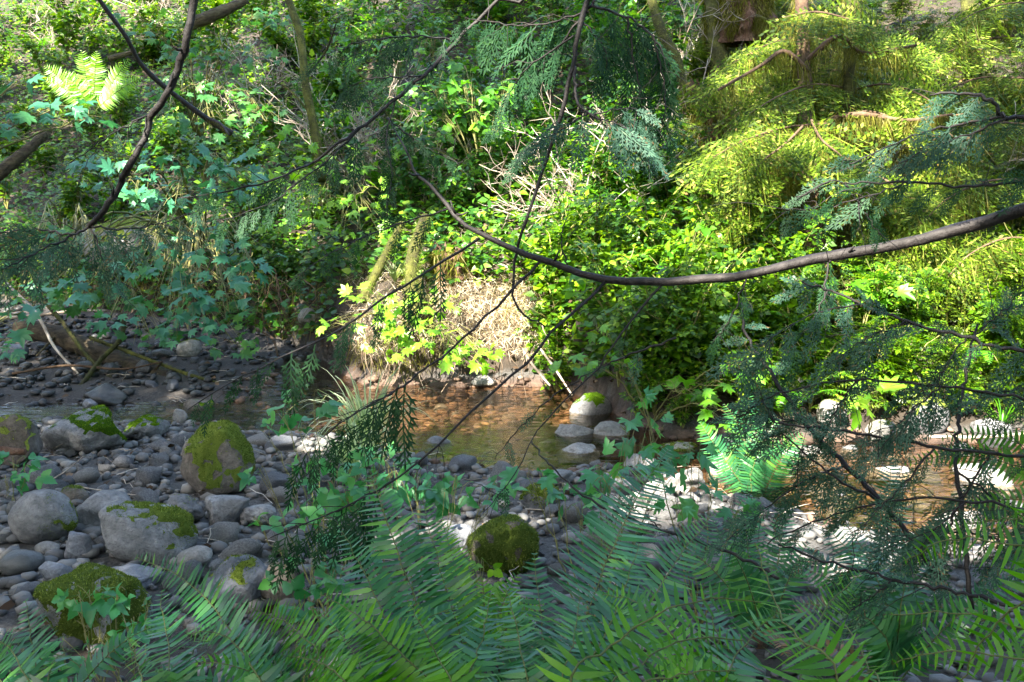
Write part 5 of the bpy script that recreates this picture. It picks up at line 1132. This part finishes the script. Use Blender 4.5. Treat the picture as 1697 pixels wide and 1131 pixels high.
def cedar_strand(seed, nb=9):
    r = np.random.default_rng(seed+40); V, T = [], []
    def lens(p0, d, s, ln, w):
        k = len(V); V.extend([p0-s*w*.4, p0+s*w*.4, p0+d*ln*.6+s*w, p0+d*ln-[0, 0, .02], p0+d*ln*.6-s*w]); T.extend([[k, k+1, k+2], [k, k+2, k+4], [k+4, k+2, k+3]])
    ax = lambda t: np.array([.06*math.sin(2.6*t+seed), t, -.08*t*t])
    for i in range(nb):
        t = .12+.84*i/nb
        for sg in (1, -1):
            p0 = ax(t+(.035 if sg > 0 else 0)); ln = (.30*(1-t)**.6+.06)*r.uniform(.6, 1.15)*min(1, .5+1.8*t)
            d = unit(np.array([sg*r.uniform(.5, .75), .85, r.normal(-.05, .15)])); s_ = np.array([-d[1], d[0], 0]); lens(p0, d, s_, ln, .016)
            if ln > .16:
                for g2 in (1, -1):
                    d2 = unit(d*.85+s_*g2*.6); lens(p0+d*ln*.45, d2, np.array([-d2[1], d2[0], 0]), ln*.36, .012)
    for t in np.linspace(0, .9, 7): lens(ax(t), unit(ax(t+.16)-ax(t)), np.array([1., 0, 0]), .17, .014)
    return np.array(V), np.array(T)
_cs = [cedar_spray(k) for k in range(5)]
CEDS = [B().add(*cedar_strand(k)).mesh('spray', M_CEDAR) for k in range(5)]
CED = [B().add(*c).mesh('spray', M_CEDAR) for c in _cs]; CEDB = [B().add(*c).mesh('spray', M_CEDAR_B) for c in _cs]
def branch(label, limb, r0, twigs, meshes=CED, name='cedar_branch', mat=M_LIMB, r1=.3, seed=1, sides=9, knots=0):
    """limb: px path; twigs: (path, radius, n sprays, size, down, spread)"""
    q = px_path(limb, 40) if len(limb) > 2 else px_path(limb, 12)
    o = thing(name, label, 'branch', q[0])
    rough_tube(jit(q, .0035), r0 if np.ndim(r0) else [r0, r0*r1], sides, .26, seed, 30).build('limb', mat, o, smooth=True)
    for k in range(knots):
        i = rng.integers(4, 36); d = unit(rng.normal(0, 1, 3)); s = q[i]
        B().tube([s, s+d*.03, s+d*.05+[0, 0, .01]], [.006, .003], 5).build('stub', mat, o, smooth=True)
    for (path, rt, ns, size, down, spread) in twigs:
        t = q if path is None else px_path(path, 20)
        pr = o
        if path is not None: pr = B().tube(jit(t, .003), [rt, rt*.3], 5).build('twig', mat, o, smooth=True)
        N_ = len(t)
        for k in range(5):
            i = rng.integers(2, N_-1); d = unit(unit(t[i]-t[i-1])*.8+rng.normal(0, .7, 3)); L = rng.uniform(.06, .26)
            B().tube(jit(curve([t[i], t[i]+d*L*.5+rng.normal(0, .01, 3), t[i]+d*L+[0, 0, -.03]], 6), .003), [.0018, .0007], 3, cap=False).build('twiglet', mat, o, smooth=True)
        for k in range(ns):
            f = .10+.90*(k+.5)/ns; i = min(N_-2, int(f*(N_-1))); tg = unit(t[i+1]-t[i]); sg = 1 if k % 2 else -1
            side = unit(np.cross(tg, [0, -1, .2]))*sg
            d = unit(tg*.55+side*spread+np.array([0, rng.normal(0, .2), -down])+rng.normal(0, .15, 3))
            nn = unit(np.array([0, -.8, .35])+rng.normal(0, .35, 3))
            put('spray', (CEDS if down >= 1.2 or (meshes is CED and rng.random() < .6) else meshes)[rng.integers(5)], o, t[i], frames(d[None], nn[None])[0], size*rng.uniform(.65, 1.15)*(1.05-.35*f))
    return o
branch('long dark limb sweeping from the right edge across the centre', [(2420, 90, 3.0), (2130, 205, 3.1), (1850, 295, 3.2), (1697, 347, 3.3), (1560, 388, 3.4), (1400, 422, 3.5), (1240, 455, 3.55), (1100, 468, 3.6), (1010, 465, 3.65), (900, 430, 3.7), (800, 392, 3.8), (745, 346, 3.85), (712, 306, 3.9), (688, 282, 3.95), (664, 235, 4.0), (642, 196, 4.1)],
       [.032, .028, .0235, .0225, .0205, .019, .0175, .0155, .0145, .0125, .011, .0085, .0065, .005, .0035, .002],
       [([(795, 395, 3.8), (704, 453, 3.75), (640, 494, 3.7), (560, 548, 3.6), (470, 590, 3.5), (380, 635, 3.5), (310, 680, 3.5)], .006, 14, .24, 1.3, .3),
        ([(896, 432, 3.7), (845, 484, 3.65), (795, 535, 3.6), (748, 578, 3.55), (694, 619, 3.5), (661, 645, 3.45), (600, 678, 3.4), (540, 720, 3.4)], .006, 0, .20, 1.0, .3),
        ([(690, 622, 3.5), (661, 645, 3.45), (600, 678, 3.4), (540, 720, 3.4), (500, 760, 3.4)], .003, 12, .27, 1.7, .3),
        ([(1003, 467, 3.65), (963, 504, 3.6), (919, 545, 3.5), (879, 595, 3.45), (829, 639, 3.4), (762, 703, 3.3), (718, 748, 3.25), (650, 797, 3.2), (590, 832, 3.15), (520, 862, 3.1), (450, 890, 3.1)], .0065, 0, .2, 1, .3),
        ([(650, 797, 3.2), (590, 832, 3.15), (520, 862, 3.1), (450, 890, 3.1)], .003, 11, .27, 1.7, .3),
        ([(1098, 472, 3.6), (1030, 551, 3.55), (983, 619, 3.5), (900, 700, 3.4), (850, 790, 3.3), (800, 850, 3.2)], .0045, 3, .13, .6, .3),
        ([(745, 346, 3.85), (650, 375, 3.8), (560, 415, 3.7), (480, 465, 3.6)], .004, 9, .17, .6, .4),
        ([(1385, 424, 3.5), (1372, 440, 3.5), (1365, 490, 3.45), (1340, 540, 3.4), (1290, 600, 3.4)], .005, 5, .2, .6, .4),
        ([(1240, 452, 3.55), (1215, 520, 3.5), (1180, 570, 3.5)], .004, 3, .15, .6, .3),
        ([(940, 440, 3.68), (935, 420, 3.68), (930, 390, 3.7), (935, 350, 3.7)], .004, 0, .1, .5, .3)], seed=2, sides=12, knots=9)
branch('dark curving stem hanging from the top edge at left', [(420, -700, 2.9), (345, -130, 3.1), (322, 0, 3.2), (312, 60, 3.2), (292, 118, 3.25), (276, 158, 3.25), (250, 196, 3.3), (240, 228, 3.3), (215, 276, 3.3), (200, 302, 3.35), (175, 345, 3.35), (148, 376, 3.4)], [.0135, .013, .0125, .012, .012, .011, .010],
       [([(148, 376, 3.4), (110, 395, 3.3), (60, 420, 3.2), (0, 450, 3.1)], .005, 9, .20, .7, .5), ([(148, 376, 3.4), (160, 400, 3.4), (175, 440, 3.4), (195, 470, 3.4)], .004, 5, .17, .8, .4),
        ([(150, 374, 3.4), (200, 380, 3.3), (260, 372, 3.25), (330, 350, 3.2)], .004, 7, .17, .7, .4), ([(250, 190, 3.3), (190, 220, 3.2), (130, 260, 3.2), (80, 290, 3.2)], .003, 2, .1, .6, .4), ([(120, 390, 3.3), (60, 380, 3.3), (-20, 390, 3.3)], .004, 6, .18, .7, .4)], meshes=CEDB, seed=3, sides=10, knots=5)
branch('cedar branch slanting down to the left from the top centre', [(1100, -700, 4.0), (900, -60, 4.1), (825, 0, 4.1), (760, 66, 4.1), (700, 126, 4.0), (655, 165, 4.0), (600, 210, 3.95), (565, 236, 3.9), (520, 268, 3.9), (450, 300, 3.8), (380, 316, 3.8), (300, 330, 3.8)], [.0085, .008, .0075, .006, .004, .002],
       [([(600, 210, 3.95), (560, 250, 3.9), (500, 300, 3.8), (440, 340, 3.75), (360, 370, 3.7)], .004, 12, .17, .9, .35), ([(520, 268, 3.9), (450, 300, 3.8), (380, 316, 3.8), (300, 330, 3.8)], .003, 10, .17, .9, .35),
        ([(655, 165, 4), (640, 230, 3.95), (650, 290, 3.9), (640, 350, 3.9)], .004, 9, .16, .9, .4), ([(760, 66, 4.1), (680, 60, 4), (600, 70, 3.9), (520, 100, 3.8)], .004, 10, .26, .8, .35),
        ([(700, 126, 4), (620, 130, 3.9), (560, 150, 3.9)], .004, 8, .18, .8, .35), ([(640, 196, 4.1), (700, 240, 4.1), (760, 270, 4.1)], .004, 8, .16, .8, .35)], seed=4)
branch('pair of dark stems hanging down the centre from the top edge', [(1010, -700, 3.7), (985, -80, 3.7), (975, 0, 3.7), (956, 60, 3.7), (948, 112, 3.7), (926, 200, 3.7), (906, 262, 3.75), (890, 312, 3.75), (870, 372, 3.75), (856, 424, 3.8), (850, 482, 3.8), (866, 520, 3.8), (905, 542, 3.8)], [.0115, .011, .0095, .008, .007, .006, .005, .003],
       [([(985, 0, 3.7), (950, 48, 3.75), (905, 104, 3.8), (880, 130, 3.85)], .006, 5, .16, .8, .4), ([(952, 110, 3.7), (955, 160, 3.65), (965, 182, 3.6), (1000, 200, 3.5)], .006, 0, .2, .5, .4),
        ([(975, 20, 3.7), (900, 40, 3.8), (830, 40, 3.9), (770, 30, 4)], .005, 11, .26, .9, .35), ([(950, 60, 3.7), (880, 110, 3.8), (840, 160, 3.9), (820, 210, 3.9)], .004, 10, .18, .8, .4),
        ([(980, 10, 3.7), (1040, 30, 3.7), (1080, 60, 3.7), (1110, 110, 3.7)], .006, 12, .28, 1.3, .35), ([(1040, 30, 3.7), (1050, 90, 3.7), (1060, 150, 3.7), (1070, 210, 3.7)], .005, 9, .26, 1.2, .4),
        ([(1080, 60, 3.7), (1100, 130, 3.7), (1100, 220, 3.7)], .004, 7, .25, 1.0, .4), ([(960, 30, 3.7), (1000, 80, 3.7), (1010, 140, 3.7)], .004, 10, .2, 1.0, .4), ([(926, 200, 3.7), (880, 240, 3.8), (850, 262, 3.8)], .003, 5, .17, .7, .4)], seed=5)
branch('blue-tinted cedar spray fanning out at the upper centre', [(952, 120, 3.65), (955, 165, 3.6), (970, 184, 3.55), (990, 196, 3.5), (1010, 215, 3.5)], .006,
       [([(975, 188, 3.55), (930, 215, 3.5), (880, 245, 3.5)], .003, 6, .2, .5, .25), ([(985, 192, 3.5), (1030, 210, 3.45), (1080, 250, 3.45)], .003, 7, .2, .5, .3), ([(985, 190, 3.5), (1040, 180, 3.5), (1080, 190, 3.5)], .003, 4, .17, .5, .3)], meshes=CEDB, seed=6)
branch('cedar branch fanning in at the right edge above the limb', [(2400, 300, 2.8), (1800, 220, 2.9), (1697, 196, 3.0), (1660, 192, 3.0), (1640, 165, 3.0), (1600, 155, 3.05), (1540, 155, 3.1)], [.008, .007, .003],
       [([(1660, 193, 3), (1600, 205, 3), (1540, 216, 3), (1480, 240, 3), (1400, 275, 3)], .005, 8, .18, .5, .3), ([(1670, 195, 3), (1600, 225, 3), (1530, 250, 3), (1460, 290, 3)], .004, 8, .16, .5, .3), (None, 0, 9, .17, .5, .35)], meshes=CEDB, seed=7)
branch('thin cedar branch crossing level above the limb at right', [(2400, 260, 2.8), (1800, 292, 2.9), (1697, 300, 2.9), (1600, 310, 3), (1500, 302, 3), (1420, 306, 3), (1380, 300, 3), (1320, 328, 3)], [.0055, .002],
       [(None, 0, 12, .15, .45, .35), ([(1400, 305, 3), (1430, 350, 3), (1460, 390, 3)], .003, 4, .14, .6, .4), ([(1500, 302, 3), (1430, 330, 3), (1350, 345, 3), (1290, 350, 3)], .003, 7, .16, .4, .3)], seed=8)
branch('cedar branch coming in level under the limb at right', [(2400, 560, 2.8), (1850, 600, 2.9), (1697, 582, 3), (1600, 560, 3.05), (1500, 532, 3.1), (1430, 505, 3.15), (1370, 480, 3.2), (1330, 470, 3.2)], [.007, .003],
       [(None, 0, 20, .17, .55, .5), ([(1500, 532, 3.1), (1440, 560, 3.1), (1380, 600, 3.1)], .003, 7, .18, .6, .4), ([(1430, 505, 3.15), (1350, 520, 3.1), (1280, 560, 3.1), (1230, 600, 3.1)], .003, 9, .2, .6, .4), ([(1600, 560, 3), (1560, 620, 3), (1540, 680, 3)], .003, 6, .17, .6, .4)], meshes=CEDB, seed=9)
branch('slanting cedar sapling stem over the right creek', [(1560, 960, 2.9), (1460, 832, 3.1), (1400, 772, 3.2), (1332, 700, 3.3), (1282, 625, 3.4), (1240, 560, 3.5), (1228, 500, 3.6)], [.009, .008, .004],
       [([(1460, 832, 3.1), (1380, 790, 3.1), (1300, 720, 3.15), (1260, 660, 3.2)], .005, 15, .155, .6, .45), (None, 0, 18, .155, .5, .6), ([(1400, 772, 3.2), (1330, 800, 3.1), (1260, 850, 3.1), (1200, 900, 3.1)], .004, 10, .18, .5, .4), ([(1332, 700, 3.3), (1270, 690, 3.3), (1200, 700, 3.3)], .003, 6, .16, .5, .4)], meshes=CEDB, seed=10)
branch('long cedar branch crossing level over the sunlit creek stones', [(2400, 700, 2.8), (1850, 765, 2.9), (1697, 756, 2.95), (1550, 740, 3), (1400, 716, 3.05), (1290, 704, 3.1)], [.007, .003],
       [(None, 0, 20, .15, .55, .55), ([(1550, 740, 3), (1500, 800, 3), (1440, 860, 3)], .004, 8, .17, .6, .4), ([(1640, 750, 3), (1600, 820, 3), (1560, 900, 3), (1540, 960, 3)], .004, 11, .18, .6, .4)], meshes=CEDB, seed=11)
branch('upright cedar sapling at the right before the bright creek', [(1610, 1010, 2.9), (1600, 900, 2.95), (1585, 760, 3.05), (1590, 690, 3.1), (1600, 620, 3.15), (1620, 540, 3.2)], [.008, .004],
       [([(1590, 690, 3.1), (1640, 660, 3.1), (1697, 640, 3.1), (1750, 630, 3.1)], .004, 8, .17, .5, .4), ([(1585, 780, 3.05), (1640, 820, 3), (1697, 850, 3)], .004, 9, .18, .5, .4), ([(1600, 880, 3), (1540, 890, 3), (1470, 900, 3)], .004, 9, .17, .5, .4), ([(1600, 880, 3), (1660, 900, 3), (1720, 930, 3)], .004, 8, .18, .5, .4), ([(1610, 560, 3.2), (1660, 520, 3.2), (1697, 470, 3.2)], .003, 6, .16, .4, .4)], meshes=CEDB, seed=12)
branch('cedar branch drooping across the right creek below the level branch', [(2400, 620, 2.8), (1850, 690, 2.8), (1700, 660, 2.9), (1560, 640, 3.0), (1420, 630, 3.1), (1300, 650, 3.2), (1220, 690, 3.3)], [.006, .002],
       [(None, 0, 16, .15, .8, .5), ([(1560, 640, 3), (1500, 690, 3), (1450, 760, 3)], .003, 8, .15, .8, .4), ([(1420, 630, 3.1), (1380, 690, 3.1), (1350, 760, 3.1)], .003, 8, .15, .8, .4)], meshes=CEDB, seed=21)
branch('cedar branch low over the white stones at the right edge', [(2400, 860, 2.8), (1850, 880, 2.7), (1720, 850, 2.8), (1600, 830, 2.9), (1480, 830, 3.0), (1360, 860, 3.1), (1270, 900, 3.1)], [.006, .002],
       [(None, 0, 16, .15, .7, .5), ([(1600, 830, 2.9), (1550, 880, 2.9), (1500, 940, 2.9)], .003, 8, .16, .7, .4), ([(1720, 850, 2.8), (1690, 900, 2.8), (1650, 950, 2.8)], .003, 8, .16, .7, .4)], meshes=CEDB, seed=22)
branch('fine bare twig with sparse cedar sprays over the pool bank', [(1120, 560, 3.4), (1040, 590, 3.5), (960, 630, 3.6), (880, 690, 3.6), (820, 760, 3.6)], [.004, .0015], [(None, 0, 5, .12, .6, .5)], meshes=CEDB, seed=23)
branch('bare leaning twig from the ferns toward the pale boulders', [(1290, 960, 3.2), (1210, 915, 3.3), (1100, 880, 3.4), (985, 832, 3.5), (915, 775, 3.6), (880, 730, 3.7)], [.006, .003],
       [([(1100, 880, 3.4), (1060, 850, 3.4), (1020, 840, 3.4)], .003, 3, .12, .5, .4)], meshes=CED, seed=13)
branch('low dark twig among the ferns at bottom right', [(1700, 1010, 2.6), (1600, 985, 2.7), (1480, 960, 2.8), (1380, 935, 2.9), (1290, 900, 3.0)], [.006, .003],
       [(None, 0, 10, .16, .5, .5), ([(1480, 960, 2.8), (1430, 1000, 2.8), (1380, 1040, 2.8)], .003, 6, .15, .5, .4)], meshes=CEDB, seed=14)
for o in list(bpy.data.objects):
    if o.get('used'): del o['used']

# ------------------------------------------------------------------ labels that single out each stone and shrub
def pix(o):
    v = np.array(o.location)-CAM; d = v[1]*CP-v[2]*SP; u = v[1]*SP+v[2]*CP
    return 848.5+FPX*v[0]/d, 565.5-FPX*u/d
ORD = ['nearest', 'second nearest', 'third nearest', 'fourth nearest', 'fifth nearest', 'sixth nearest', 'seventh nearest', 'eighth nearest', 'ninth nearest', 'tenth nearest']+[f'{k}th nearest' for k in range(11, 40) if k not in (21, 22, 23, 31, 32, 33)]
def single_out(objs, describe, marks):
    seen = {}
    for o in objs:
        x, y = pix(o); d2 = [((x-m[1])**2+(1.6*(y-m[2]))**2, k) for k, m in enumerate(marks)]; dd, k = min(d2)
        nm, mx, my = marks[k]; rel = ('right of' if x > mx else 'left of') if abs(x-mx) > 1.2*abs(y-my) else ('below' if y > my else 'above')
        seen.setdefault((describe(o), rel, nm), []).append((dd, o))
    for (de, rel, nm), lst in seen.items():
        lst.sort(key=lambda q: q[0])
        for k, (dd, o) in enumerate(lst):
            o['label'] = f'{de} {rel} the {nm}' if len(lst) == 1 else f'{de}, {ORD[min(k, len(ORD)-1)]} {rel} the {nm}'
tops = [o for o in scene.objects if o.parent is None and o.get('category')]
import re
bm_ = []
for o in tops:
    if o['category'] == 'boulder':
        q = re.match(r'.*?(boulder|stone|slab|block|outcrop)', o['label'].replace('boulders', 'rocks')); x, y = pix(o)
        bm_.append((' '.join(q.group(0).split()[-4:]), x, y))
HUE = {'grey_stone': 'grey', 'blue_grey_stone': 'blue-grey', 'pale_stone': 'pale', 'brown_stone': 'brown', 'wet_dark_stone': 'dark wet'}
def stone_desc(o):
    r_ = o.scale[0]; return ('pebble-sized' if r_ < .045 else 'fist-sized' if r_ < .07 else 'head-sized')+' '+HUE[o.data.materials[0].name]+' stone'
single_out([o for o in tops if o['category'] == 'stone'], stone_desc, bm_)
MARKS = [('slender mossy tree', 515, 180), ('leaning grey tree', 270, 140), ('sunlit pale fern', 150, 120), ('mossy grey outcrop', 222, 405), ('tall sunlit salmonberry', 790, 180), ('crooked mossy snag', 1120, 110), ('dark moss-hung trunk', 1345, 330), ('sunlit centre bank', 780, 470),
         ('bright maple sapling', 1420, 470), ('lush green salmonberry', 1120, 500), ('upper left log', 30, 262), ('fan of dead twigs', 960, 330), ('reddish rotten stump', 1165, 220), ('greenish corner trunk', 1610, 40), ('hanging teal maple', 300, 320), ('round pale boulder', 1542, 690), ('blue cedar spray', 990, 200), ('top-edge cedar', 700, 40), ('top left log', 370, 20)]
for gname, de in (('leafy shrubs of the left slope', 'low round-leaved shrub'), ('leafy shrubs along the top left', 'tall leafy shrub'), ('brambles of the middle slope', 'dark bramble shrub'), ('green shrubs of the pool bank', 'fresh green low shrub'), ('shrubs of the upper right slope', 'yellow-green feathery shrub'), ('shrubs of the right creek bank', 'low feathery green shrub'), ('plants of the left bank edge', 'small bank-edge plant'), ('shrubs along the top edge', 'dark top-edge shrub'), ('low plants at the pool bank foot', 'small bank-foot plant'), ('leafy shrubs beyond the left slope', 'outlying round-leaved shrub'), ('shrubs beyond the right slope', 'outlying feathery shrub')):
    single_out([o for o in tops if o.get('group') == gname], lambda o, de=de: de, MARKS)
